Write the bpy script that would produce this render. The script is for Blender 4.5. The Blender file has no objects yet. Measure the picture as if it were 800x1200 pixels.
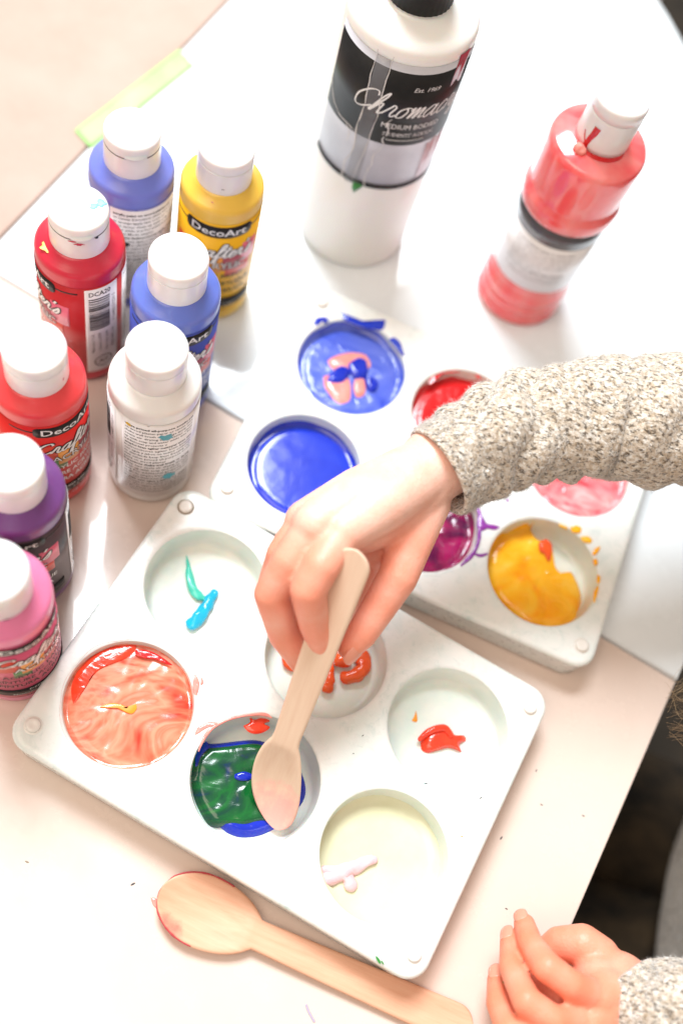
import bpy, bmesh, math, random
from mathutils import Vector, Matrix, noise
random.seed(7)
S = 0.001                                   # everything below is written in millimetres
sc = bpy.context.scene
COL = sc.collection
# ------------------------------------------------------------------ camera frame
FPX, TH, RO, CH = 1299.862, .462, .415, 465.572
Fv = Vector((0, math.sin(TH), -math.cos(TH)))
R0 = Vector((1, 0, 0)); U0 = R0.cross(Fv)
Rv = math.cos(RO)*R0 + math.sin(RO)*U0
Uv = -math.sin(RO)*R0 + math.cos(RO)*U0
def at(px, py, z=0.0):
    d = Fv + (px-400)/FPX*Rv + (600-py)/FPX*Uv
    t = (z-CH)/d.z
    return Vector((0, 0, CH)) + t*d
cd = bpy.data.cameras.new('camera'); cam = bpy.data.objects.new('camera', cd); COL.objects.link(cam)
M = Matrix((Rv, Uv, -Fv)).transposed().to_4x4(); M.translation = Vector((0, 0, CH*S)); cam.matrix_world = M
cd.sensor_fit = 'VERTICAL'; cd.sensor_height = 36; cd.sensor_width = 24; cd.lens = FPX/1200*36
cd.clip_start = .01; cd.clip_end = 50
cd.dof.use_dof = True; cd.dof.focus_distance = .446; cd.dof.aperture_fstop = 3.6
sc.camera = cam

# ------------------------------------------------------------------ materials
def new_mat(name):
    m = bpy.data.materials.new(name); m.use_nodes = True
    nt = m.node_tree; b = nt.nodes['Principled BSDF']
    return m, nt, b
def setp(b, **k):
    names = dict(rough='Roughness', sss='Subsurface Weight', sscale='Subsurface Scale', coat='Coat Weight', coatr='Coat Roughness',
                 trans='Transmission Weight', ior='IOR', spec='Specular IOR Level', sheen='Sheen Weight', metal='Metallic', alpha='Alpha')
    for a, v in k.items(): b.inputs[names[a]].default_value = v
def rgba(c): return (c[0], c[1], c[2], 1)
def nd(nt, t, **k):
    n = nt.nodes.new(t)
    for a, v in k.items(): setattr(n, a, v)
    return n
def coords(nt, scale=1000.0, rot=(0, 0, 0)):
    tc = nd(nt, 'ShaderNodeTexCoord'); mp = nd(nt, 'ShaderNodeMapping')
    mp.inputs['Scale'].default_value = (scale,)*3 if not isinstance(scale, tuple) else scale
    mp.inputs['Rotation'].default_value = rot
    nt.links.new(tc.outputs['Object'], mp.inputs[0]); return mp.outputs[0]
def noise_n(nt, vec, scale, detail=3, rough=.5, dist=0.0):
    n = nd(nt, 'ShaderNodeTexNoise'); nt.links.new(vec, n.inputs['Vector'])
    n.inputs['Scale'].default_value = scale; n.inputs['Detail'].default_value = detail
    n.inputs['Roughness'].default_value = rough; n.inputs['Distortion'].default_value = dist
    return n.outputs['Fac']
def ramp(nt, fac, stops, interp='LINEAR'):
    r = nd(nt, 'ShaderNodeValToRGB'); nt.links.new(fac, r.inputs[0]); cr = r.color_ramp; cr.interpolation = interp
    cr.elements[0].position = stops[0][0]; cr.elements[0].color = rgba(stops[0][1])
    cr.elements[1].position = stops[-1][0]; cr.elements[1].color = rgba(stops[-1][1])
    for p, c in stops[1:-1]:
        e = cr.elements.new(p); e.color = rgba(c)
    return r.outputs[0]
def bump(nt, b, h, strength=.3, dist=.001, coat=False):
    n = nd(nt, 'ShaderNodeBump'); n.inputs['Strength'].default_value = strength; n.inputs['Distance'].default_value = dist
    nt.links.new(h, n.inputs['Height']); nt.links.new(n.outputs[0], b.inputs['Normal'])
    if coat: nt.links.new(n.outputs[0], b.inputs['Coat Normal'])
def mat_plain(name, c, rough=.4, **k):
    m, nt, b = new_mat(name); b.inputs['Base Color'].default_value = rgba(c); setp(b, rough=rough, **k); return m
def mat_var(name, c, c2, nscale=.1, rough=.4, bs=0, bscale=.5, **k):
    """two close tones of the same material broken up by noise"""
    m, nt, b = new_mat(name); v = coords(nt)
    nt.links.new(ramp(nt, noise_n(nt, v, nscale, 5, .6), [(.35, c), (.65, c2)]), b.inputs['Base Color'])
    setp(b, rough=rough, **k)
    if bs: bump(nt, b, noise_n(nt, v, bscale, 4), bs, .0004)
    return m
def mat_swirl(name, stops, scale=.05, dist=3.0, rough=.18, bs=.35, bscale=.09, rot=(0,0,0), detail=3, **k):
    """wet acrylic paint stirred with a spoon"""
    m, nt, b = new_mat(name); v = coords(nt, (1000, 1600, 1000), rot)
    f = noise_n(nt, v, scale, detail, .5, dist)
    nt.links.new(ramp(nt, f, stops), b.inputs['Base Color'])
    setp(b, rough=rough, coat=.2, coatr=.08, **k)
    v2 = coords(nt, (1000, 1500, 1000), rot)
    bump(nt, b, noise_n(nt, v2, bscale, 2, .5, 2.5), bs, .0012, True)
    return m

def make_table_mat(name, c, c2):
    m, nt, b = new_mat(name); v = coords(nt)
    nt.links.new(ramp(nt, noise_n(nt, v, .012, 4, .6), [(.3, c), (.7, c2)]), b.inputs['Base Color'])
    setp(b, rough=.4, spec=.4, coat=.8, coatr=.035)
    r = ramp(nt, noise_n(nt, v, .05, 5, .65), [(.35, (.17,)*3), (.7, (.34,)*3)])
    nt.links.new(r, b.inputs['Roughness'])
    bump(nt, b, noise_n(nt, v, .3, 3), .03, .0003)
    return m
M_TABLE_LOW = make_table_mat('cream_laminate', (.73, .58, .50), (.77, .63, .55))
M_TABLE_UP = make_table_mat('white_laminate', (.77, .82, .85), (.81, .85, .88))
M_BEIGE = mat_var('beige_board', (.47, .345, .285), (.55, .42, .36), .01, .8, .1, .3, spec=.15)
M_EDGE = mat_var('edge_band', (.35, .30, .27), (.45, .40, .36), .1, .5)

def make_tray_mat():
    m, nt, b = new_mat('tray_plastic'); v = coords(nt)
    base = ramp(nt, noise_n(nt, v, .045, 5, .65), [(.32, (.74, .80, .77)), (.55, (.84, .85, .82)), (.75, (.86, .84, .79))])
    # faint scrubbed-in paint stains
    st = ramp(nt, noise_n(nt, v, .11, 6, .7, 1.0), [(.53, (1, 1, 1)), (.70, (.78, .85, .85))])
    mx = nd(nt, 'ShaderNodeMix', data_type='RGBA', blend_type='MULTIPLY'); mx.inputs[0].default_value = 1
    nt.links.new(base, mx.inputs[6]); nt.links.new(st, mx.inputs[7])
    nt.links.new(mx.outputs[2], b.inputs['Base Color'])
    setp(b, rough=.3, sss=.35, sscale=.004, coat=.2, coatr=.15)
    b.inputs['Subsurface Radius'].default_value = (.8, 1.0, .9)
    nt.links.new(ramp(nt, noise_n(nt, v, .2, 4, .6), [(.35, (.22,)*3), (.7, (.45,)*3)]), b.inputs['Roughness'])
    bump(nt, b, noise_n(nt, v, .12, 4), .12, .0006)
    return m
M_TRAY = make_tray_mat()
M_WELL = mat_var('well_plastic', (.66, .75, .70), (.80, .81, .75), .06, .3, .15, .2, sss=.3, sscale=.004, coat=.25, coatr=.12)  # teal shade of the well walls is mixed into this colour
M_PEG = mat_plain('peg_plastic', (.8, .77, .72), .3, coat=.3)
M_GRIME = mat_plain('dried_paint_ring', (.28, .22, .16), .6)

M_CAP = mat_var('cap_plastic', (.86, .85, .84), (.82, .80, .79), .05, .28, .03, .5, sss=.25, sscale=.003, coat=.3, coatr=.1)
M_SEAM = mat_plain('cap_seam', (.25, .22, .22), .6)
M_BLACKCAP = mat_plain('black_cap', (.006, .006, .007), .5, spec=.3)
M_BLACK = mat_plain('black_ink', (.008, .007, .007), .45, spec=.3)
M_WHITEINK = mat_plain('white_ink', (.85, .84, .82), .4)
M_GREYINK = mat_plain('grey_ink', (.03, .028, .028), .5)
M_PAPER = mat_plain('label_white', (.88, .87, .88), .3, coat=.4)

def skin_mat():
    m, nt, b = new_mat('skin'); v = coords(nt)
    base = ramp(nt, noise_n(nt, v, .09, 4, .6), [(.35, (.86, .48, .37)), (.65, (.92, .58, .47))])
    at_ = nd(nt, 'ShaderNodeAttribute', attribute_name='flush_shade')
    mx = nd(nt, 'ShaderNodeMix', data_type='RGBA'); nt.links.new(at_.outputs['Fac'], mx.inputs[0])
    nt.links.new(base, mx.inputs[6]); mx.inputs[7].default_value = (.84, .17, .06, 1)
    nt.links.new(mx.outputs[2], b.inputs['Base Color'])
    setp(b, rough=.45, sss=.16, sscale=.004); b.inputs['Subsurface Radius'].default_value = (1, .35, .2)
    h1 = noise_n(nt, v, .9, 4, .6)
    h2 = nd(nt, 'ShaderNodeTexVoronoi'); h2.inputs['Scale'].default_value = .9; nt.links.new(v, h2.inputs['Vector']); ad = nd(nt, 'ShaderNodeMath', operation='ADD'); nt.links.new(h1, ad.inputs[0]); nt.links.new(h2.outputs['Distance'], ad.inputs[1])
    bump(nt, b, ad.outputs[0], .3, .0003)
    return m
M_SKIN = skin_mat()
M_NAIL = mat_plain('nail', (.78, .32, .22), .35, coat=.1, coatr=.2)

def knit_mat():
    m, nt, b = new_mat('heather_knit'); v = coords(nt, (1000, 1000, 1000))
    v2 = coords(nt, (620, 1300, 1000), (0, 0, .2))
    base = ramp(nt, noise_n(nt, v, .5, 4, .7), [(.35, (.42, .32, .22)), (.5, (.62, .53, .43)), (.66, (.84, .82, .78))])
    spk = ramp(nt, noise_n(nt, v2, .62, 3, .7), [(.39, (.08, .06, .04)), (.49, (1, 1, 1))])
    mx = nd(nt, 'ShaderNodeMix', data_type='RGBA', blend_type='MULTIPLY'); mx.inputs[0].default_value = .85
    nt.links.new(base, mx.inputs[6]); nt.links.new(spk, mx.inputs[7])
    nt.links.new(mx.outputs[2], b.inputs['Base Color'])
    setp(b, rough=.95, spec=.15, sheen=.5)
    bump(nt, b, noise_n(nt, v2, .7, 3, .6), .8, .0012)
    return m
M_KNIT = knit_mat()
M_FUZZ = mat_plain('wool_fibre', (.66, .63, .6), .9, sheen=.3)
M_HAIR = mat_var('hair', (.20, .11, .05), (.50, .33, .17), .05, .4)
M_TROUSER = mat_var('dark_trousers', (.004, .003, .002), (.06, .038, .018), .025, .95, .4, .2)

def wood_mat(name, c1, c2, rot):
    m, nt, b = new_mat(name)
    v = coords(nt, (90, 1100, 600))
    base = ramp(nt, noise_n(nt, v, .4, 5, .6), [(.3, c1), (.7, c2)])
    nt.links.new(base, b.inputs['Base Color']); setp(b, rough=.55)
    bump(nt, b, noise_n(nt, v, 1.2, 3), .15, .0003)
    return m, nt, b, base
def spoon_mat(name, c1, c2, stain, pos, rad):
    """birch wood with a paint stain soaked into the bowl (in the spoon's own coordinates)"""
    m, nt, b, base = wood_mat(name, c1, c2, 0)
    tc = nd(nt, 'ShaderNodeTexCoord'); sub = nd(nt, 'ShaderNodeVectorMath', operation='SUBTRACT')
    nt.links.new(tc.outputs['Object'], sub.inputs[0]); sub.inputs[1].default_value = (pos[0]*S, pos[1]*S, 0)
    ln = nd(nt, 'ShaderNodeVectorMath', operation='LENGTH'); nt.links.new(sub.outputs[0], ln.inputs[0])
    n = noise_n(nt, coords(nt), .16, 5, .65)
    a = nd(nt, 'ShaderNodeMath', operation='MULTIPLY_ADD'); nt.links.new(n, a.inputs[0]); a.inputs[1].default_value = -rad*1.6*S
    nt.links.new(ln.outputs['Value'], a.inputs[2])
    mr = nd(nt, 'ShaderNodeMapRange'); nt.links.new(a.outputs[0], mr.inputs[0])
    mr.inputs[1].default_value = rad*.1*S; mr.inputs[2].default_value = -rad*.5*S; mr.inputs[3].default_value = 0; mr.inputs[4].default_value = .75
    mx = nd(nt, 'ShaderNodeMix', data_type='RGBA'); nt.links.new(mr.outputs[0], mx.inputs[0])
    nt.links.new(base, mx.inputs[6]); mx.inputs[7].default_value = rgba(stain)
    nt.links.new(mx.outputs[2], b.inputs['Base Color'])
    return m

# ------------------------------------------------------------------ mesh helpers
class MB:
    def __init__(s): s.v = []; s.f = []; s.m = []
    def add(s, vs, fs, mi=0):
        o = len(s.v); s.v += [tuple(v) for v in vs]; s.f += [tuple(i+o for i in f) for f in fs]; s.m += [mi]*len(fs)
    def build(s, name, mats, parent=None, smooth=True, loc=(0, 0, 0)):
        me = bpy.data.meshes.new(name)
        me.from_pydata([(x*S, y*S, z*S) for x, y, z in s.v], [], s.f)
        if not isinstance(mats, (list, tuple)): mats = [mats]
        for m in mats: me.materials.append(m)
        me.polygons.foreach_set('material_index', s.m)
        me.polygons.foreach_set('use_smooth', [smooth]*len(s.f))
        me.update()
        ob = bpy.data.objects.new(name, me); COL.objects.link(ob); ob.location = Vector(loc)*S
        if parent: ob.parent = parent
        return ob
def thing(name, label, cat, loc=(0, 0, 0), rotz=0, group=None):
    o = bpy.data.objects.new(name, None); COL.objects.link(o); o.empty_display_size = .01
    o.location = Vector(loc)*S; o.rotation_euler = (0, 0, rotz); o['label'] = label; o['category'] = cat
    if group: o['group'] = group
    return o
def tag(o, label, cat, group=None):
    o['label'] = label; o['category'] = cat
    if group: o['group'] = group
    return o
def autosmooth(ob, ang=35):
    me = ob.data; bm = bmesh.new(); bm.from_mesh(me)
    for e in bm.edges:
        if len(e.link_faces) == 2: e.smooth = e.calc_face_angle(0) < math.radians(ang)
    bm.to_mesh(me); bm.free(); return ob
def lathe(mb, prof, n=64, mi=0, cap0=True, cap1=True, c=(0, 0), rfun=None):
    vs = []; fs = []
    for r, z in prof:
        for i in range(n):
            a = 2*math.pi*i/n; rr = r if rfun is None else rfun(r, z, a)
            vs.append((c[0]+rr*math.cos(a), c[1]+rr*math.sin(a), z))
    for k in range(len(prof)-1):
        for i in range(n):
            j = (i+1) % n; fs.append((k*n+i, k*n+j, (k+1)*n+j, (k+1)*n+i))
    if cap0: fs.append(tuple(range(n-1, -1, -1)))
    if cap1: fs.append(tuple((len(prof)-1)*n+i for i in range(n)))
    mb.add(vs, fs, mi)
def cr(pts, n):
    """Catmull-Rom through tuples of any length"""
    P = [pts[0]]+list(pts)+[pts[-1]]; out = []
    for i in range(1, len(P)-2):
        for k in range(n):
            t = k/n; a, b, c, d = P[i-1], P[i], P[i+1], P[i+2]
            out.append(tuple(.5*((2*b[q])+(-a[q]+c[q])*t+(2*a[q]-5*b[q]+4*c[q]-d[q])*t*t+(-a[q]+3*b[q]-3*c[q]+d[q])*t**3) for q in range(len(b))))
    out.append(tuple(pts[-1])); return out
def tube(mb, pts, n=14, sub=6, mi=0, flat=1.0, minz=None, wob=0):
    """tapered round tube through (x,y,z,r)"""
    P = cr(pts, sub); vs = []; fs = []
    Q = [Vector(p[:3]) for p in P]; up = Vector((0, 0, 1))
    # rounded ends
    rings = []
    for i, p in enumerate(P):
        T = (Q[min(i+1, len(Q)-1)]-Q[max(i-1, 0)]).normalized(); rings.append((Q[i], T, max(p[3], .05)))
    st = []
    q, T, r = rings[0]
    for a in (80, 60, 40, 20): st.append((q-T*r*math.sin(math.radians(a)), T, r*math.cos(math.radians(a))))
    q, T, r = rings[-1]; en = []
    for a in (20, 40, 60, 80): en.append((q+T*r*math.sin(math.radians(a)), T, r*math.cos(math.radians(a))))
    rings = st+rings+en
    for q, T, r in rings:
        sd = T.cross(up)
        sd = sd.normalized() if sd.length > 1e-3 else Vector((1, 0, 0))
        w = sd.cross(T).normalized()
        for k in range(n):
            a = 2*math.pi*k/n
            rr = r*(1+wob*noise.noise(Vector((q.x*.25+math.cos(a), q.y*.25, q.z+math.sin(a)))))
            v = q+sd*math.cos(a)*rr+w*math.sin(a)*rr*flat
            if minz is not None: v.z = max(v.z, minz)
            vs.append(v)
    for i in range(len(rings)-1):
        for k in range(n):
            j = (k+1) % n; fs.append((i*n+k, i*n+j, (i+1)*n+j, (i+1)*n+k))
    fs.append(tuple(range(n))[::-1]); fs.append(tuple((len(rings)-1)*n+k for k in range(n)))
    mb.add(vs, fs, mi)

# ------------------------------------------------------------------ cylinder label helpers (u = arc mm from the front, v = height mm)
def wrap(u, v, r, off, R): a = off+u/R; return (r*math.cos(a), r*math.sin(a), v)
def strip(mb, u0, u1, lo, hi, R, off, dr, mi=0, n=None, th=.12):
    """patch between lo(u) and hi(u), dr proud of radius R"""
    n = n or max(2, int(abs(u1-u0)/.8)); vs = []; fs = []
    for i in range(n+1):
        u = u0+(u1-u0)*i/n; l = lo(u) if callable(lo) else lo; h = hi(u) if callable(hi) else hi
        vs += [wrap(u, l, R+dr, off, R), wrap(u, h, R+dr, off, R), wrap(u, h, R+dr-th, off, R), wrap(u, l, R+dr-th, off, R)]
    for i in range(n):
        a = 4*i; b = a+4
        fs += [(a, b, b+1, a+1), (a+1, b+1, b+2, a+2), (a+3, a, a+1, a+2)] if i == 0 else [(a, b, b+1, a+1), (a+1, b+1, b+2, a+2)]
        fs.append((a+3, b+3, b, a))
    fs.append((4*n, 4*n+3, 4*n+2, 4*n+1))
    mb.add(vs, fs, mi)
_tc = {}
def text_mesh(s, shear=0, res=2, bold=0):
    k = (s, shear, res, bold)
    if k in _tc: return _tc[k]
    cu = bpy.data.curves.new('t', 'FONT'); cu.body = s; cu.size = 1; cu.resolution_u = res; cu.shear = shear; cu.fill_mode = 'FRONT'; cu.offset = bold
    ob = bpy.data.objects.new('t', cu); COL.objects.link(ob)
    dg = bpy.context.evaluated_depsgraph_get(); me = ob.evaluated_get(dg).to_mesh()
    vs = [(v.co.x, v.co.y) for v in me.vertices]; fs = [tuple(p.vertices) for p in me.polygons]
    ob.evaluated_get(dg).to_mesh_clear(); bpy.data.objects.remove(ob); bpy.data.curves.remove(cu)
    x0 = min(v[0] for v in vs); x1 = max(v[0] for v in vs)
    vs = [(x-x0, y) for x, y in vs]; _tc[k] = (vs, fs, x1-x0); return _tc[k]
def text_cyl(mb, s, u, v, size, R, off, dr, mi=0, width=None, align='C', shear=0, rot=False, arc=0, res=2, bold=0, stretch=1):
    vs, fs, w = text_mesh(s, shear, res, bold); kx = (width/w) if width else size*stretch
    W = w*kx; x0 = -W/2 if align == 'C' else (0 if align == 'L' else -W); out = []
    for x, y in vs:
        X = x0+x*kx; Y = y*size
        if rot: uu, vv = u-Y, v+X
        else: uu, vv = u+X, v+Y+arc*(X*X)
        out.append(wrap(uu, vv, R+dr, off, R))
    mb.add(out, fs, mi)
GL = dict(
 C=([[(1.35,1.6),(1.1,2.0),(.55,1.85),(.15,1.0),(.4,.1),(.9,0),(1.5,.5)]], 1.5),
 r=([[(0,.1),(.3,.9),(.38,1.1),(.62,.9),(.58,.3),(.75,0),(1.0,.2)]], .95),
 a=([[(.8,.8),(.45,1),(.08,.5),(.3,0),(.65,.35),(.82,1.0),(.78,.3),(.92,0),(1.15,.2)]], 1.1),
 f=([[(0,.1),(.5,1.1),(.68,2.0),(.42,2.1),(.3,1.2),(.25,0),(.15,-.8),(.36,-.9),(.38,0),(.7,.2)]], .7),
 t=([[(0,.1),(.35,1.2),(.42,1.75),(.3,.5),(.42,0),(.7,.2)], [(0,1.15),(.8,1.3)]], .68),
 e=([[(0,.2),(.5,.6),(.55,.95),(.3,1.0),(.12,.5),(.35,0),(.78,.2)]], .74),
 s=([[(0,.1),(.4,.9),(.45,1.1),(.58,.5),(.35,0),(.02,.12)]], .7),
 q=([[(.15,2.05),(.05,1.6)]], .25),
 h=([[(0,.1),(.4,1.4),(.42,2.1),(.2,1.6),(.1,0),(.38,.9),(.6,1),(.66,.4),(.75,0),(1,.2)]], .98),
 o=([[(.5,1),(.12,.7),(.15,.08),(.52,.05),(.66,.6),(.48,1),(.9,.9)]], .88),
 m=([[(0,.7),(.15,1),(.15,0),(.4,.9),(.52,.9),(.5,0),(.78,.9),(.92,.85),(.9,.1),(1.15,.15)]], 1.12),
 c=([[(.7,.8),(.42,1),(.1,.5),(.3,0),(.8,.25)]], .78),
 y=([[(0,.9),(.1,.3),(.4,.1),(.7,.9),(.5,-.6),(.1,-.8),(.3,-.2),(.95,.3)]], .92),
 l=([[(0,.1),(.5,1.6),(.42,2.1),(.2,1.3),(.3,0),(.6,.15)]], .58))
def script_cyl(mb, word, u, v, xh, R, off, dr, wd, mi=0, slope=0, tilt=.3):
    tot = sum(GL[c][1] for c in word)*xh; x = u-tot/2
    for c in word:
        ss, adv = GL[c]
        for st in ss:
            P = cr(st, 5); L = []
            for i, (a, b) in enumerate(P):
                p = Vector(P[min(i+1, len(P)-1)])-Vector(P[max(i-1, 0)])
                nrm = Vector((-p.y, p.x)).normalized() if p.length > 0 else Vector((0, 1))
                w = wd*(.65+.5*abs(p.normalized().y) if p.length else 1)
                X = x+(a+tilt*b)*xh; Y = v+b*xh+slope*(X-u)
                L.append(((X+nrm.x*w/2, Y+nrm.y*w/2), (X-nrm.x*w/2, Y-nrm.y*w/2)))
            vs = []; fs = []
            for p, q in L: vs += [wrap(*p, R+dr, off, R), wrap(*q, R+dr, off, R)]
            for i in range(len(L)-1): fs.append((2*i, 2*i+1, 2*i+3, 2*i+2))
            mb.add(vs, fs, mi)
        x += adv*xh
def blob_patch(mb, pts, z0, h, mi=0, rings=7, k=2.5, zf=None, jag=0):
    """raised puddle inside a star-shaped outline of (x,y)"""
    n0 = len(pts); P = cr(list(pts)+[pts[0]], 5)[:-1]; n = len(P)
    cx = sum(p[0] for p in P)/n; cy = sum(p[1] for p in P)/n; vs = []; fs = []
    for j in range(rings):
        s = 1-(j/rings)**1.0
        for i, p in enumerate(P):
            x = cx+(p[0]-cx)*s; y = cy+(p[1]-cy)*s
            e = (1-s)
            z = z0+h*min(1, (1-(1-min(1, e*2.2))**k))
            if zf: z = zf(x, y, e, h)
            vs.append((x, y, z))
    vs.append((cx, cy, (zf(cx, cy, 1, h) if zf else z0+h)))
    for j in range(rings-1):
        for i in range(n):
            q = (i+1) % n; fs.append((j*n+i, j*n+q, (j+1)*n+q, (j+1)*n+i))
    for i in range(n): fs.append(((rings-1)*n+i, (rings-1)*n+(i+1) % n, len(vs)-1))
    mb.add(vs, fs, mi)

# ------------------------------------------------------------------ setting: floor and tables
mb = MB(); mb.add([(-3000, -3000, -620), (3000, -3000, -620), (3000, 3000, -620), (-3000, 3000, -620)], [(0, 1, 2, 3)])
M_FLOOR = mat_var('brown_carpet', (.008, .006, .004), (.035, .024, .014), .02, .95, .5, .08)
fl = mb.build('floor', M_FLOOR, smooth=False); fl['kind'] = 'structure'
E1 = Vector((.9902, -.1395)); E2 = Vector((.1395, .9902))
def L2W(a, b): p = E1*a+E2*b; return (p.x, p.y)
def slab(name, outline, ztop, th, mat, parent, bev=1.2):
    """board with a small rounded arris"""
    n = len(outline); cx = sum(p[0] for p in outline)/n; cy = sum(p[1] for p in outline)/n; vs = []; fs = []
    def ins(d):
        o = []
        for i in range(n):
            p = Vector(outline[i]); a = Vector(outline[i-1]); b = Vector(outline[(i+1) % n])
            t1 = (p-a).normalized(); t2 = (b-p).normalized(); n1 = Vector((-t1.y, t1.x)); n2 = Vector((-t2.y, t2.x))
            m = (n1+n2); m = m/max(.2, m.dot(n1)); o.append(p+m*d)
        return o
    prof = [(0, ztop-th), (0, ztop-bev), (bev*.3, ztop-bev*.3), (bev, ztop)]
    for d, z in prof: vs += [(p.x, p.y, z) for p in ins(d)]
    for k in range(len(prof)-1):
        for i in range(n):
            j = (i+1) % n; fs.append((k*n+i, k*n+j, (k+1)*n+j, (k+1)*n+i))
    fs.append(tuple(3*n+i for i in range(n))); fs.append(tuple(range(n))[::-1])
    m = MB(); m.add(vs, fs); ob = m.build(name, mat, parent); autosmooth(ob, 50); return ob
def seam_y(a): return 245.6                # local y of the joint between the two tables
low = thing('table', 'cream white table carrying the lower paint tray and the flat wooden spoon', 'table')
o1 = [L2W(-247, -420), L2W(141.5, -420), L2W(141.5, 243.6), L2W(-247, 243.6)]
slab('tabletop', o1, 0, 22, M_TABLE_LOW, low)
for a, b in ((-225, -400), (120, -400), (-225, 220), (120, 220)):
    m = MB(); x, y = L2W(a, b); lathe(m, [(14, -618), (18, -22.5)], 24, c=(x, y)); m.build('leg', M_EDGE, low)
up = thing('table', 'glossy cool white round-cornered table carrying the tall white bottle and the pink bottle', 'table')
arc = [L2W(141.5-475+475*math.cos(math.radians(t)), 286+475*math.sin(math.radians(t))) for t in range(0, 91, 5)]
o2 = [L2W(-247, 244.6), L2W(141.5, 244.6)]+arc+[L2W(-247, 761)] if True else None
slab('tabletop', o2, .6, 22, M_TABLE_UP, up)
for a, b in ((-225, 265), (120, 265), (-225, 735), (-60, 720)):
    m = MB(); x, y = L2W(a, b); lathe(m, [(14, -618), (18, -22)], 24, c=(x, y)); m.build('leg', M_EDGE, up)
side = thing('side_table', 'pale beige board surface beyond the white table, with green tape on its edge', 'table')
o3 = [L2W(-900, -420), L2W(-248.5, -420), L2W(-248.5, 900), L2W(-900, 900)]
slab('tabletop', o3, .2, 22, M_BEIGE, side)
for a, b in ((-880, -400), (-270, -400), (-880, 880), (-270, 880)):
    m = MB(); x, y = L2W(a, b); lathe(m, [(14, -618), (18, -22)], 24, c=(x, y)); m.build('leg', M_EDGE, side)
# tape
M_TAPE = mat_var('green_tape', (.36, .78, .22), (.44, .82, .30), .04, .6, .2, .3)
m = MB(); c = [at(88, 153, 1), at(107, 174, 1), at(229, 76, 1), at(212, 57, 1)]; n = 24; vs = []; fs = []
for i in range(n+1):
    t = i/n; a = c[0].lerp(c[3], t); b = c[1].lerp(c[2], t)
    w = .25*math.sin(t*17)+.2*math.sin(t*31); e = 1.5*math.sin(i*2.3) if i in (0, n) else 0
    for k in range(5):
        p = a.lerp(b, k/4); vs.append((p.x+(e if k % 2 else 0), p.y+e*.4, 1.15+.15*w))
    p = a.lerp(b, 1); 
for i in range(n):
    for k in range(4): q = i*5+k; fs.append((q, q+1, q+6, q+5))
m.add(vs, fs); ob = m.build('masking_tape', M_TAPE)
sm = ob.modifiers.new('thick', 'SOLIDIFY'); sm.thickness = .00015
tag(ob, 'pale green strip of masking tape stuck along the far left table edge', 'tape')

# ------------------------------------------------------------------ paint trays
PITCH, RW, HT, ZF = 59.44, 26.05, 18.0, 4.6
HX, HY = 93.6, 66.4
def well_prof():
    """(r,z) of the cup from the rim fillet down to the floor centre"""
    P = [(RW+1.7, HT), (RW+.9, HT-.15), (RW+.25, HT-.6), (RW-.05, HT-1.5)]
    P += [(RW-.5, HT-6), (RW-1.0, ZF+3.2)]
    for a in (15, 35, 55, 75, 90): t = math.radians(a); P.append((RW-1.0-3.0*(1-math.cos(t)), ZF+3.2-3.0*math.sin(t)-.2*(a/90)))
    return P
WP = well_prof()
def wellz(r):
    if r >= WP[0][0]: return HT
    for (r1, z1), (r2, z2) in zip(WP, WP[1:]):
        if r2 <= r <= r1 and r1 > r2: return z2+(z1-z2)*(r-r2)/(r1-r2)
    return ZF
def rrect(hx, hy, rad, n=10):
    o = []
    for cx, cy, a0 in ((hx-rad, -hy+rad, -90), (hx-rad, hy-rad, 0), (-hx+rad, hy-rad, 90), (-hx+rad, -hy+rad, 180)):
        for k in range(n+1):
            a = math.radians(a0+90*k/n); o.append((cx+rad*math.cos(a), cy+rad*math.sin(a)))
    return o
TRAYS = {}
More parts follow.
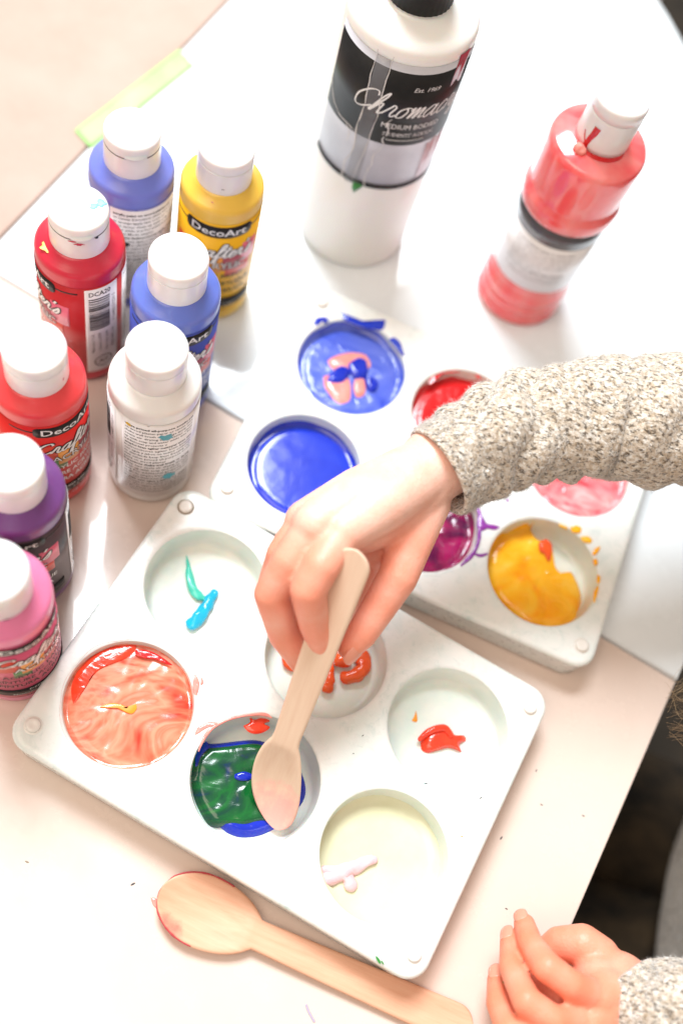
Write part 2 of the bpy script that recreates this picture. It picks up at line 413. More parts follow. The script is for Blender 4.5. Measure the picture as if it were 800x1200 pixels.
def make_tray(cx, cy, ang, label, flecks):
    t = thing('paint_tray', label, 'paint tray', (cx, cy, 0.7), ang, 'six-well plastic paint trays')
    bm = bmesh.new()
    def loop(pts, z): return [bm.verts.new((x, y, z)) for x, y in pts]
    def bridge(a, b):
        for i in range(len(a)):
            j = (i+1) % len(a); bm.faces.new((a[i], a[j], b[j], b[i]))
    # outer side: foot, flared wall, rounded lip
    prof = [(1.6, 0), (1.3, 1.0), (.8, HT-5), (.2, HT-3), (0, HT-2.0), (.35, HT-1.0), (1.0, HT-.35), (2.0, HT), (3.0, HT)]
    prof = [(-d*.0+d, z) for d, z in prof]
    loops = [loop(rrect(HX-d, HY-d, 9.5-d*.6), z) for d, z in prof]
    for a, b in zip(loops, loops[1:]): bridge(a, b)
    bm.edges.ensure_lookup_table()
    outer = loops[-1]; fill = [bm.edges.get((outer[i], outer[(i+1) % len(outer)])) for i in range(len(outer))]
    N = 72
    for i in range(3):
        for j in range(2):
            wx, wy = (i-1)*PITCH, -(j-.5)*PITCH
            cl = lambda r, z: loop([(wx+r*math.cos(2*math.pi*k/N), wy+r*math.sin(2*math.pi*k/N)) for k in range(N)], z)
            a = cl(WP[0][0]+.8, HT); b = cl(WP[0][0], HT); c_ = cl(WP[1][0], WP[1][1]); d_ = cl(WP[2][0], WP[2][1])
            bridge(b, a); bridge(c_, b); bridge(d_, c_)
            fill += [bm.edges.get((a[k], a[(k+1) % N])) for k in range(N)]
    bmesh.ops.triangle_fill(bm, edges=fill, use_beauty=True, use_dissolve=False, normal=(0, 0, 1))
    bmesh.ops.recalc_face_normals(bm, faces=bm.faces)
    for f in bm.faces: f.smooth = True
    for v in bm.verts: v.co *= S
    me = bpy.data.meshes.new('tray_body'); bm.to_mesh(me); bm.free(); me.materials.append(M_TRAY)
    ob = bpy.data.objects.new('tray_body', me); COL.objects.link(ob); ob.parent = t
    for i in range(3):
        for j in range(2):
            m = MB(); lathe(m, [(r, z) for r, z in WP[2:]]+[(12, ZF-.35), (.3, ZF-.4)], 72, cap0=False, c=((i-1)*PITCH, -(j-.5)*PITCH)); 
            wob = m.build('well', M_WELL, t)
    for sx in (-1, 1):
        for sy in (-1, 1):
            m = MB(); c = (sx*86.2, sy*56.4)
            lathe(m, [(3.1, HT-.3), (3.0, HT+.9), (2.75, HT+1.4), (2.2, HT+1.6), (1.3, HT+1.45), (.1, HT+1.4)], 32, c=c)
            lathe(m, [(3.7, HT+.02), (3.4, HT+.12), (3.0, HT+.1)], 32, mi=1 if (sx, sy) == flecks.get('dirty') else 0, cap0=False, cap1=False, c=c)
            m.build('peg', [M_PEG, M_GRIME], t)
    TRAYS[label] = t
    return t
def W2T(tr, x, y):
    dx, dy = x-tr[0], y-tr[1]; c, s = math.cos(-tr[2]), math.sin(-tr[2]); return (c*dx-s*dy, s*dx+c*dy)
TA = (15.4, 127.5, -.122); TB = (35.6, 266.5, -.004)
trayA = make_tray(*TA, 'white six-well paint tray nearest the camera, with coral, green and turquoise paint', {'dirty': (-1, 1)})
trayB = make_tray(*TB, 'white six-well paint tray beneath the sleeve, with cobalt blue, purple and yellow paint', {'dirty': (9, 9)})
def wc(tr, i, j):
    X, Y = (i-1)*PITCH, -(j-.5)*PITCH; c, s = math.cos(tr[2]), math.sin(tr[2])
    return (tr[0]+c*X-s*Y, tr[1]+s*X+c*Y)
def zfun(tr, ij, level, edge=.8, grain=0, seed=0):
    c = wc(tr, *ij)
    def f(x, y, e, h):
        r = math.hypot(x-c[0], y-c[1]); base = wellz(r)+.7+.1
        s = min(1, e*5); s = 1-(1-s)**3
        g = grain*noise.noise(Vector((x*.16, y*.16, seed)))*s+.5*grain*noise.noise(Vector((x*.4, y*.3, seed+3)))*s
        lv = level+.7+g
        return max(base+h*s*.3+.05*e+max(0, g)*.3, lv*s+base*(1-s) if lv > base else base)
    return f
def circ_pts(c, r, n=28, wob=0, seed=0, a0=0):
    return [(c[0]+(r+wob*noise.noise(Vector((math.cos(2*math.pi*k/n)*2, math.sin(2*math.pi*k/n)*2, seed))))*math.cos(2*math.pi*k/n),
             c[1]+(r+wob*noise.noise(Vector((math.cos(2*math.pi*k/n)*2, math.sin(2*math.pi*k/n)*2, seed))))*math.sin(2*math.pi*k/n)) for k in range(n)]
def rball(level):
    """radius of the cup at a height"""
    for (r1, z1), (r2, z2) in zip(WP, WP[1:]):
        if z2 <= level <= z1: return r2+(r1-r2)*(level-z2)/max(1e-6, z1-z2)
    return RW
def pxs(l, z, zoom=1, off=(0, 0)): return [tuple(at(off[0]+x/zoom, off[1]+y/zoom, z))[:2] for x, y in l]
def pool_obj(name, mbuild, mats, label, loc, cat='paint', group='paint in the tray wells'):
    """shift the mesh so that its origin lies in the well"""
    mbuild.v = [(x-loc[0], y-loc[1], z-loc[2]) for x, y, z in mbuild.v]
    ob = mbuild.build(name, mats, loc=loc); return tag(ob, label, cat, group)
def child_patch(name, mats, parent, outlines, z, h=.5, k=2.5):
    m = MB(); L = parent.location/S
    for o in outlines: blob_patch(m, [(x-L.x, y-L.y) for x, y in o], z-L.z, h, rings=5, k=k)
    return m.build(name, mats, parent)
def child_tubes(name, mats, parent, lines, flat=.5):
    m = MB(); L = parent.location/S
    for l in lines: tube(m, [(x-L.x, y-L.y, z-L.z, r) for x, y, z, r in l], n=10, flat=flat, wob=.5)
    return m.build(name, mats, parent)
ZT = HT+.7                                   # top face of the trays in the world
# paints
P_CORAL = mat_swirl('coral_paint', [(.30, (.62, .04, .02)), (.40, (.80, .15, .08)), (.52, (.86, .29, .18)), (.62, (.82, .18, .10)), (.75, (.88, .38, .27))], .022, 3.4, .16, .05, .05)
P_RED = mat_swirl('red_paint', [(.3, (.45, .003, .006)), (.7, (.70, .01, .012))], .05, 1, .15, .25)
P_REDOR = mat_swirl('orange_red_paint', [(.3, (.75, .07, .015)), (.7, (.88, .12, .02))], .1, 1, .15, .2)
P_VERM = mat_swirl('vermilion_paint', [(.3, (.78, .04, .015)), (.7, (.85, .06, .02))], .1, 1, .15, .2)
P_GREEN = mat_swirl('green_paint', [(.28, (.001, .02, .11)), (.38, (.002, .045, .03)), (.50, (.003, .08, .022)), (.62, (.004, .12, .022)), (.74, (.003, .06, .026))], .022, 4.0, .16, .12, .07)
P_BLUE = mat_swirl('ultramarine_paint', [(.3, (.005, .02, .38)), (.7, (.008, .03, .52))], .05, 1, .12, .12, .05)
P_COBALT = mat_swirl('cobalt_paint', [(.3, (.008, .025, .42)), (.7, (.012, .04, .52))], .04, 1, .12, .05, .03)
P_PERI = mat_swirl('periwinkle_paint', [(.3, (.02, .05, .50)), (.5, (.09, .14, .62)), (.7, (.15, .20, .68))], .03, 1.5, .16, .2)
P_PURP = mat_swirl('purple_paint', [(.3, (.07, .002, .04)), (.45, (.22, .004, .06)), (.6, (.34, .006, .09)), (.75, (.15, .004, .09))], .025, 3.5, .2, .3, .06)
P_VIOL = mat_swirl('violet_paint', [(.3, (.22, .03, .30)), (.7, (.32, .05, .38))], .1, 1, .2, .2)
P_PINKS = mat_swirl('pink_streak_paint', [(.30, (.70, .02, .04)), (.42, (.80, .18, .20)), (.55, (.86, .30, .30)), (.7, (.88, .55, .53))], .03, 2.5, .2, .5, rot=(0, 0, .9))
P_YEL = mat_swirl('yellow_orange_paint', [(.30, (.95, .30, .004)), (.46, (.98, .45, .01)), (.6, (.98, .53, .03)), (.76, (.98, .64, .12))], .03, 1.6, .16, .35, rot=(0, 0, -.5))
P_TEAL = mat_swirl('turquoise_paint', [(.3, (.04, .55, .42)), (.7, (.10, .65, .50))], .1, 1, .15, .2)
P_CYAN = mat_swirl('cyan_blue_paint', [(.3, (.005, .34, .56)), (.7, (.01, .45, .66))], .1, 1, .14, .2)
P_PALE = mat_swirl('pale_pink_paint', [(.3, (.82, .46, .50)), (.7, (.86, .56, .58))], .1, 1, .25, .2)
P_CREAM = mat_var('cream_wash', (.66, .66, .43), (.71, .70, .50), .05, .22, .05, .2, coat=.4, coatr=.08)
P_ORANGE = mat_plain('orange_dab', (.85, .30, .02), .3, coat=.3)
P_SALM = mat_swirl('salmon_paint', [(.3, (.80, .20, .17)), (.7, (.85, .33, .27))], .1, 1, .2, .2)
P_GRNINK = mat_plain('green_dab', (.02, .22, .03), .3, coat=.4)

# lower tray: coral
c = wc(TA, 0, 1); m = MB()
blob_patch(m, circ_pts(c, RW+1.0, 36, 1.6, 3), 0, .3, rings=14, zf=zfun(TA, (0, 1), 14.4, grain=.32, seed=1))
coral = pool_obj('paint_pool', m, P_CORAL, 'swirled coral red paint filling the left well of the near tray', (c[0], c[1], ZF))
child_patch('yellow_streak', P_ORANGE, coral, [pxs([(250, 395), (310, 376), (370, 384), (410, 408), (435, 400), (442, 380), (446, 402), (425, 428), (395, 425), (340, 400), (290, 400)], 15, 4.444, (60, 740))], 15.5, .35)
child_patch('red_streak', P_RED, coral, [pxs([(440, 95), (500, 100), (560, 125), (630, 175), (600, 172), (540, 148), (480, 140), (440, 120)], 16, 4.444, (60, 740))], 16.4, .4)
child_patch('red_streak', P_VERM, coral, [pxs([(180, 160), (240, 110), (330, 72), (440, 66), (410, 130), (300, 175), (230, 220), (150, 320), (120, 380), (105, 300), (130, 220)], 15.2, 4.444, (60, 740))], 15.0, .7)
child_patch('smear', P_SALM, coral, [pxs([(228, 788), (234, 800), (231, 815), (226, 808)], ZT), pxs([(231, 853), (245, 846), (258, 848), (243, 853), (228, 862)], ZT), pxs([(236, 792), (239, 800), (235, 803)], ZT)], ZT-.05, .35)
# lower tray: green over blue
c = wc(TA, 1, 1); off = (200, 820)
m = MB(); blob_patch(m, pxs([(165, 203), (260, 192), (395, 180), (480, 205), (560, 262), (605, 305), (635, 385), (634, 450), (600, 505), (530, 575), (430, 628), (340, 640), (280, 624), (240, 596), (170, 540), (120, 440), (108, 300), (125, 245)], 9, 4, off), 0, .3, rings=10, zf=zfun(TA, (1, 1), 7.6, grain=.4, seed=4))
pool_obj('paint_pool', m, P_BLUE, 'ultramarine paint showing as a crescent under the green in the stirred well', (c[0], c[1], ZF))
m = MB(); blob_patch(m, pxs([(170, 213), (250, 205), (395, 190), (470, 215), (555, 275), (595, 345), (600, 380), (585, 420), (545, 520), (500, 574), (430, 578), (350, 592), (270, 590), (190, 588), (140, 520), (105, 430), (99, 330), (120, 255)], 9.5, 4, off), 0, .7, rings=16, zf=zfun(TA, (1, 1), 8.9, grain=.45, seed=9))
green = pool_obj('paint_pool', m, P_GREEN, 'dark green paint being stirred by the held wooden spoon', (c[0], c[1], ZF))
child_patch('blue_streak', P_BLUE, green, [pxs([(300, 350), (345, 338), (385, 355), (365, 378), (325, 380), (300, 368)], 9.5, 4, off)], 10.0, .7)
child_patch('smear', P_VERM, green, [pxs([(340, 122), (372, 104), (370, 82), (395, 92), (440, 80), (465, 100), (440, 112), (466, 128), (440, 150), (400, 160), (365, 150)], 14.5, 4, off)], 14.2, .9)
child_tubes('rim_smear', P_SALM, green, [[tuple(at(x, y, ZT+.05))+(r,) for x, y, r in ((233, 880, .3), (241, 862, .7), (252, 851, .6), (268, 843, .6), (290, 838, .5), (310, 837, .7), (318, 841, .3))]], .3)
# lower tray: teal and cyan blobs
zf0 = ZF+.7
def blob_tubes(lines, mat, label, ij, tr=TA, flat=.75, wob=.4):
    c = wc(tr, *ij); m = MB()
    for l in lines: tube(m, [tuple(at(x, y, zf0+r*flat*.8))+(r,) for x, y, r in l], n=16, flat=flat, minz=zf0-.6, wob=wob)
    return pool_obj('paint_blob', m, mat, label, (c[0], c[1], ZF), group='squeezed blobs of paint in the near tray')
blob_tubes([[(218.5, 651, .15), (220.5, 662, .9), (222, 674, 1.5), (225, 688, 1.9), (232, 698, 1.9), (238, 701, 1.3)]], P_TEAL, 'thin turquoise squiggle of paint in the upper left well of the near tray', (0, 0))
blob_tubes([[(251, 695, 1.8), (246, 702, 2.3), (241, 712, 2.6), (233, 722, 3.1), (226, 731, 2.9)]], P_CYAN, 'short bright blue dab touching the turquoise squiggle', (0, 0))
blob_tubes([[(401, 772, 2.6), (398, 768, 2.6), (404, 763, 2.7), (415, 763, 3.1), (424, 770, 3.5), (426, 781, 3.6), (418, 790, 3.5), (406, 794, 3.0)], [(399, 773, 3.2), (404, 775, 3.0)]], P_REDOR, 'curled orange squiggle in the middle well right of the spoon', (1, 0))
blob_tubes([[(389, 776, .5), (387, 787, 1.7), (385, 798, 2.7), (384, 804, 3.2)]], P_REDOR, 'teardrop orange dab beside the spoon handle', (1, 0))
blob_tubes([[(334, 768, 1.2), (337, 776, 2.4), (342, 782, 2.0)]], P_REDOR, 'small orange dab peeking out left of the fingers', (1, 0))
c = wc(TA, 2, 0); z7 = (3.077, (440, 770))
m = MB(); blob_patch(m, pxs([(164, 308), (172, 280), (205, 258), (255, 244), (278, 262), (290, 278), (322, 280), (328, 300), (306, 312), (312, 340), (290, 332), (262, 326), (230, 334), (190, 344), (168, 332)], 6.5, *z7), zf0-.2, 2.8, rings=10)
tube(m, [tuple(at(492, 866, zf0+2.6))+(1.1,), tuple(at(503, 857, zf0+3))+(1.5,), tuple(at(520, 853, zf0+3))+(1.6,), tuple(at(528, 862, zf0+2.6))+(1.3,)], n=12)
pool_obj('paint_blob', m, P_VERM, 'folded orange-red blob alone in the right-hand well', (c[0], c[1], ZF), group='squeezed blobs of paint in the near tray')
m = MB(); blob_patch(m, pxs([(147, 190), (152, 215), (150, 232), (132, 228), (140, 212)], 6, *z7), zf0-.3, .5, rings=5)
pool_obj('paint_blob', m, P_ORANGE, 'tiny yellow fleck of paint above the orange-red blob', (c[0], c[1], ZF), group='squeezed blobs of paint in the near tray')
# lower tray: cream wash with pale pink
c = wc(TA, 2, 1); m = MB(); blob_patch(m, circ_pts(c, rball(7.0)+.2, 36, .4, 5), 0, .1, rings=8, zf=zfun(TA, (2, 1), 6.2, grain=.12))
pool_obj('paint_pool', m, P_CREAM, 'thin cream yellow wash of paint in the bottom well', (c[0], c[1], ZF))
m = MB(); zz = 7.6
for l in ([(381, 1030, 2.6), (392, 1027, 3.2), (404, 1020, 3.3), (418, 1015, 2.6), (433, 1008, 2.2), (437, 1007, 2.0)], [(402, 1022, 3.0), (408, 1030, 2.6), (411, 1037, 2.8)], [(380, 1020, 2.2), (390, 1022, 2.5)]):
    tube(m, [tuple(at(x, y, zz))+(r,) for x, y, r in l], n=16, flat=.8, wob=.35)
pool_obj('paint_blob', m, P_PALE, 'pale pink dab lying in the cream wash', (c[0], c[1], ZF), group='squeezed blobs of paint in the near tray')

# upper tray pools
def full_pool(ij, level, mat, label, grain=.3, seed=0, up=.8):
    c = wc(TB, *ij); m = MB(); blob_patch(m, circ_pts(c, rball(min(level+up, 17.5)), 36, .5, seed), 0, .2, rings=14, zf=zfun(TB, ij, level, grain=grain, seed=seed))
    return pool_obj('paint_pool', m, mat, label, (c[0], c[1], ZF))
peri = full_pool((0, 0), 12.8, P_PERI, 'periwinkle blue paint with coral and dark blue blobs on top', .25, 2, 2.5)
z6 = (3.0769, (340, 360))
child_patch('coral_blob', P_SALM, peri, [pxs(o, 14.5, *z6) for o in ([(130, 190), (160, 172), (215, 158), (270, 165), (290, 190), (292, 215), (250, 225), (200, 235), (150, 220)], [(120, 245), (170, 235), (212, 250), (222, 300), (215, 335), (180, 348), (145, 318), (122, 280)], [(232, 255), (265, 252), (275, 285), (268, 315), (240, 322), (228, 290)])], 13.3, 1.3)
child_patch('blue_blob', P_BLUE, peri, [pxs(o, 15.5, *z6) for o in ([(128, 262), (155, 225), (185, 205), (215, 215), (212, 245), (190, 270), (150, 272)], [(205, 200), (245, 175), (275, 185), (282, 215), (275, 245), (245, 252), (215, 235)], [(268, 245), (300, 248), (320, 268), (312, 295), (290, 300), (275, 280)])], 14.0, 1.6)
sm_ = []
for o in ([(82, 62), (95, 40), (125, 35), (140, 45), (115, 52), (100, 65)], [(170, 15), (185, 22), (225, 45), (290, 52), (330, 62), (345, 45), (335, 80), (290, 78), (240, 66), (195, 45)], [(355, 118), (372, 108), (395, 125), (405, 150), (412, 178), (395, 165), (375, 140)], [(118, 52), (135, 50), (138, 56), (120, 58)]):
    sm_.append(pxs(o, ZT, *z6))
child_patch('rim_smear', P_COBALT, peri, sm_, ZT-.05, .5)
cob = full_pool((0, 1), 11.0, P_COBALT, 'smooth deep cobalt blue paint in the well left of the wrist', .02, 5)
redp = full_pool((1, 0), 12.0, P_RED, 'bright red paint in the well half hidden by the sleeve cuff', .15, 6)
child_patch('smear', P_RED, redp, [pxs([(498, 245), (515, 242), (545, 232), (600, 225), (632, 226), (628, 234), (590, 236), (545, 246), (520, 262), (505, 282), (499, 270)], 16, *z6), pxs([(656, 208), (668, 215), (692, 225), (696, 240), (685, 250), (668, 235)], ZT, *z6)], 16.6, .7)
mag = full_pool((1, 1), 10.2, P_PURP, 'magenta purple paint swirled in the well under the wrist', .9, 7)
z8 = (2.963, (470, 560))
child_patch('rim_splash', P_VIOL, mag, [pxs([(240, 75), (255, 62), (268, 70), (266, 92), (248, 95)], ZT, *z8), pxs([(268, 110), (280, 145), (300, 160), (330, 165), (342, 172), (325, 182), (300, 178), (282, 185), (268, 178), (262, 165)], ZT, *z8), pxs([(362, 70), (374, 78), (368, 86)], ZT, *z8)], ZT-.05, .7)
child_tubes('drip', P_VIOL, mag, [[tuple(at(470+x/2.963, 560+y/2.963, ZT))+(r,) for x, y, r in ((262, 95, .6), (268, 115, .8), (278, 150, 1.2), (272, 185, 1.1), (268, 215, .9), (256, 250, .9), (235, 278, .9), (208, 304, .5))], [tuple(at(470+x/2.963, 560+y/2.963, ZT))+(r,) for x, y, r in ((250, 262, .7), (275, 270, .8), (298, 263, .4))]], .5)
pk = full_pool((2, 0), 13.0, P_PINKS, 'pink and red streaked paint peeking out below the sleeve', .7, 8, 2.0)
yc = wc(TB, 2, 1); m = MB()
blob_patch(m, pxs([(301, 300), (306, 250), (330, 205), (380, 168), (440, 156), (478, 196), (525, 212), (540, 262), (548, 300), (575, 326), (608, 322), (632, 370), (640, 410), (625, 455), (600, 490), (545, 520), (460, 512), (390, 468), (330, 400)], 11.5, *z8), 0, .6, rings=16, zf=zfun(TB, (2, 1), 9.0, grain=.7, seed=12))
yel = pool_obj('paint_pool', m, P_YEL, 'golden yellow paint covering two thirds of the well in the far tray', (yc[0], yc[1], ZF))
child_patch('orange_streak', P_REDOR, yel, [pxs([(478, 222), (505, 210), (525, 232), (522, 275), (512, 285), (498, 262), (482, 250)], 11.5, *z8)], 10.4, .9)
child_patch('drip', P_YEL, yel, [pxs(o, ZT, *z8) for o in ([(585, 172), (608, 165), (625, 175), (620, 192), (595, 190)], [(620, 205), (645, 202), (662, 215), (655, 228), (630, 222)], [(662, 262), (672, 245), (690, 238), (685, 255), (670, 270)], [(664, 285), (676, 280), (682, 298), (670, 304)], [(545, 160), (575, 172), (575, 180), (550, 170)], [(668, 395), (682, 372), (684, 385), (672, 430), (666, 428)], [(680, 335), (690, 345), (686, 368), (678, 358)])], ZT-.05, .8)
# flecks and scuffs that belong to the trays
def tray_marks(t, tr, marks):
    for kind, mat, l in marks:
        for x, y, w, a in l:
            m = MB(); p = at(x, y, ZT); q = W2T(tr, p.x, p.y); a += -tr[2]
            pts = [(q[0]+w*1.6*math.cos(k)*math.cos(a)-w*.5*math.sin(k)*math.sin(a), q[1]+w*1.6*math.cos(k)*math.sin(a)+w*.5*math.sin(k)*math.cos(a)) for k in [i*math.pi/4 for i in range(8)]]
            blob_patch(m, pts, wellz_local(q)+.03, .12, rings=3)
            m.build(kind.replace('flecks', 'fleck'), mat, t)
def wellz_local(q):
    best = 1e9
    for i in range(3):
        for j in range(2): best = min(best, math.hypot(q[0]-(i-1)*PITCH, q[1]+(j-.5)*PITCH))
    return wellz(best)
M_DARKFLECK = mat_plain('dark_fleck', (.04, .04, .05), .6)
tray_marks(trayA, TA, [('dark_flecks', M_DARKFLECK, [(508, 911, .55, .6), (563, 935, .5, 1.2), (425, 862, .35, 1), (414, 883, .3, .4), (346, 820, .25, 0), (330, 700, .3, 0), (262, 766, .25, 1)]),
    ('ochre_flecks', P_ORANGE, [(541, 980, .4, .5)]), ('green_flecks', P_GRNINK, [(443, 1125, 1.1, -.6), (448, 1128, .6, -.6)])])
tray_marks(trayB, TB, [('salmon_flecks', P_SALM, [(608, 645, .5, .2), (600, 628, .4, .2)])])

# flecks on the lower table
for (x, y, w, a, lab) in ((628, 903, .4, 1.4, 'tiny dark fleck on the table just right of the tray corner peg'), (587, 982, .55, 1.3, 'small dark fleck on the cream table close to the tray edge'), (683, 956, .45, 0, 'dark speck on the cream table midway to its right edge'), (593, 1065, .4, 0, 'dark speck on the cream table above the resting hand'),
                          (156, 1036, .6, .9, 'small maroon fleck on the table left of the flat spoon'), (32, 1010, .5, 0, 'faint tan speck near the lower left of the table'), (634, 943, .4, 0, 'faint brown speck between two dark flecks on the table')):
    p = at(x, y, 0); m = MB(); blob_patch(m, [(w*1.7*math.cos(k)*math.cos(a)-w*.6*math.sin(k)*math.sin(a), w*1.7*math.cos(k)*math.sin(a)+w*.6*math.sin(k)*math.cos(a)) for k in [i*math.pi/4 for i in range(8)]], 0, .2, rings=3)
    tag(m.build('paint_fleck', M_DARKFLECK if 'dark' in lab or 'maroon' in lab else M_GRIME, loc=(p.x, p.y, .05)), lab, 'fleck', 'flecks on the table')
m = MB(); p0 = at(185, 1058, 0)
for o in ([(543, 712), (562, 716), (592, 745), (580, 757), (555, 745)], [(600, 785), (610, 772), (622, 768), (612, 790), (600, 795)]):
    blob_patch(m, [(x-p0.x, y-p0.y) for x, y in pxs(o, 0, 3.077, (0, 820))], 0, .35, rings=4)
tag(m.build('paint_smear', P_SALM, loc=(p0.x, p0.y, .05)), 'thin salmon paint smear on the table beside the flat spoon bowl', 'smear')
m = MB(); p0 = at(362, 1185, 0)
tube(m, [tuple(at(x, y, .1)-Vector((p0.x, p0.y, 0)))+(.45,) for x, y in ((359, 1178), (361, 1184), (364, 1190), (368, 1197))], n=6, flat=.3)
tag(m.build('paint_smear', mat_plain('grey_violet', (.45, .38, .50), .6), loc=(p0.x, p0.y, .05)), 'faint grey violet pencil-like smear on the table below the spoon handle', 'smear')

# ------------------------------------------------------------------ wooden spoons
def spoon_mesh(mat, bl=44, bw=15.8, hl=86, wn=6.0, we=8.6, th=1.7, bend=0):
    """flat along x: bowl at -x, handle end at +x; origin at the neck"""
    n = 120; L = bl+hl; prof = []
    for i in range(n+1):
        t = i/n; x = -bl+L*(1-math.cos(math.pi*t))/2
        if x < 0:
            q = (x+bl)/bl
            w = bw*math.sqrt(max(0, 1-((q-.44)/.44)**2)) if q < .44 else bw*math.sqrt(max(0, 1-((q-.44)/.60)**2))
            w = max(w, 0 if q < .44 else wn)
            if q > .85: w = max(w, wn+(1-q)*8)
        else:
            w = wn+(we-wn)*min(1, x/(hl-10))
            if x > hl-we: w = min(w, we*math.sqrt(max(0, 1-((x-(hl-we))/we)**2)))
        prof.append((x, w))
    K = 20; m = MB(); vs = []
    for sgn in (1, -1):
        for x, w in prof:
            for k in range(K+1):
                s = -1+2*k/K; y = w*s
                d = 0
                if x < 0:
                    q = (x+bl)/bl; e = max(0, 1-((q-.45)/.45)**2)*max(0, 1-s*s); d = -3.2*e+1.1*(1-q)*e*0
                edge = th/2*(1-.85*max(0, (abs(s)-.82)/.18)**2)
                vs.append((x, y+(bend*(x/bl)**2 if x < 0 else 0), d+sgn*edge+(.9*max(0, (x-20)/hl)**2 if x > 20 else 0)))
    N = (n+1)*(K+1); fs = []
    for i in range(n):
        for k in range(K):
            a = i*(K+1)+k; fs.append((a, a+K+1, a+K+2, a+1)); fs.append((N+a, N+a+1, N+a+K+2, N+a+K+1))
        for k in (0, K):
            a = i*(K+1)+k; q = (a, N+a, N+a+K+1, a+K+1); fs.append(q if k == 0 else q[::-1])
    m.add(vs, fs); return m
def place_spoon(name, mat, label, neck, xdir, nrm, **k):
    m = spoon_mesh(mat, **k); ob = m.build(name, mat)
    X = xdir.normalized(); Z = (nrm-X*nrm.dot(X)).normalized(); Y = Z.cross(X)
    mm = Matrix((X, Y, Z)).transposed().to_4x4(); mm.translation = neck*S; ob.matrix_world = mm
    return tag(ob, label, 'spoon', 'small flat wooden spoons')
MS1 = spoon_mat('birch_flat', (.66, .33, .20), (.75, .43, .28), (.62, .10, .08), (-34, -13), 9)
MS2 = spoon_mat('birch_held', (.72, .50, .36), (.79, .59, .44), (.88, .36, .32), (-36, -7), 18)
nk = at(302, 1096, 4.2); he = at(553, 1208, 2.0); d = he-nk
place_spoon('wooden_spoon', MS1, 'flat wooden spoon lying on the table, coral-stained bowl to the left', Vector((nk.x, nk.y, 4.2)), Vector((d.x, d.y, -2.4)), Vector((0, 0, 1)), bl=42, bw=13.8, hl=92, wn=5.8, we=7.6)
tip = at(301, 960, 7.4); top = at(417, 644, 106)
ax = (top-tip).normalized(); Lh = (top-tip).length
neck = tip+ax*42
spn = place_spoon('wooden_spoon', MS2, 'wooden spoon held upright in the hand, stirring the green paint', neck, ax, Vector((-.15, -.55, 1)) , bl=42, bw=10.6, bend=-8.5, hl=Lh-42, wn=5.4, we=7.6)

flat = [o for o in bpy.data.objects if o.get('category') == 'spoon'][0]
m = MB(); pp = []
for k in range(25):
    q = .62*abs(1-k/12) if k < 12 else .46*abs(k/12-1); sd = 1 if k < 12 else -1
    bl, bw = 42, 13.8; w_ = bw*math.sqrt(max(0, 1-((q-.44)/.44)**2)) if q < .44 else bw*math.sqrt(max(0, 1-((q-.44)/.60)**2))
    pp.append((-bl+bl*q, sd*w_*.985, .2, .32+.22*noise.noise(Vector((k*.6, 0, 2)))))
tube(m, pp, n=8, sub=3); m.build('paint_edge', mat_plain('dried_crimson', (.45, .04, .05), .45), flat)
m = MB(); pp = []
for k in range(12):
    q = .06+.40*k/11; x = -42+42*q; w_ = 10.6*math.sqrt(max(0, 1-((q-.44)/.44)**2)) if q < .44 else 10.6
    pp.append((x, -8.5*(x/42)**2+w_*.93, -.9, .25+1.1*math.sin(math.pi*k/11)))
tube(m, pp, n=10, sub=3, flat=.6, wob=.4); m.build('green_paint_edge', P_GREEN, spn)
# ------------------------------------------------------------------ craft paint bottles
RB, HC, RC, HS, HCB = 18.5, 103.2, 12.02, 81.4, 86.5
def body_mat(name, c, c2=None, **k):
    return mat_var(name, c, c2 or tuple(x*.92 for x in c), .03, .3, .03, .3, sss=.15, sscale=.004, coat=.15, coatr=.1, **k)
WORDS = "Use this value priced all-purpose acrylic paint on wood plaster paper or canvas Directions shake well brush or sponge apply two coats air drying time varies clean up with soap and water while wet For additional projects visit us Mode emploi bien agiter nettoyer avec eau Instrucciones agitar bien limpiar con agua y jabon no toxico conforms to standards keep from freezing".split()
def para(mb, u0, u1, v1, v0, R, off, dr, lh, mi, seed=0):
    rnd = random.Random(seed); v = v1; i = rnd.randrange(20); k = 0; W = u1-u0
    while v > v0:
        s = ''
        while len(s) < 34: s += WORDS[i % len(WORDS)]+' '; i += 1
        bold = .035 if k % 6 == 0 else .012
        w = W if k % 6 != 5 else W*.6
        text_cyl(mb, s.strip()[:int(36*w/W)], u0, v, lh*.8, R, off, dr, mi, width=w, align='L', res=1, bold=bold)
        v -= lh; k += 1
def flip_cap(root, open_dir=None, marks=None):
    m = MB()
    lathe(m, [(RC+.0, HCB-5.2), (RC+.15, HCB-.5), (RC+.1, HCB+3), (RC, HC-6.2)], 64, cap0=False, cap1=False)
    lathe(m, [(RC, HC-6.2), (RC-.45, HC-6.0), (RC-.45, HC-5.6), (RC, HC-5.4)], 64, mi=1, cap0=False, cap1=False)
    cap = m.build('cap', [M_CAP, M_SEAM if open_dir is not None else M_CAP], root)
    m = MB(); lathe(m, [(RC, HC-5.4), (RC+.02, HC-1.7), (RC-.25, HC-.75), (RC-.9, HC-.2), (RC-2, HC), (RC-5, HC+.05), (.2, HC+.05)], 64, cap0=False)
    if open_dir is not None:
        vs = []; fs = []
        for k in range(9):
            a = open_dir+(-4+k)*.1; d = 1.1*math.cos((k-4)/4*1.4)
            for r, z in ((RC-.2, HC-3.5), (RC+d, HC-4.3), (RC+d, HC-5.6), (RC-.2, HC-6.4)): vs.append((r*math.cos(a), r*math.sin(a), z))
        for k in range(8):
            for q in range(3): fs.append((k*4+q, k*4+q+1, k*4+q+5, k*4+q+4))
        m.add(vs, fs)
    lid = m.build('lid', M_CAP, cap)
    return cap
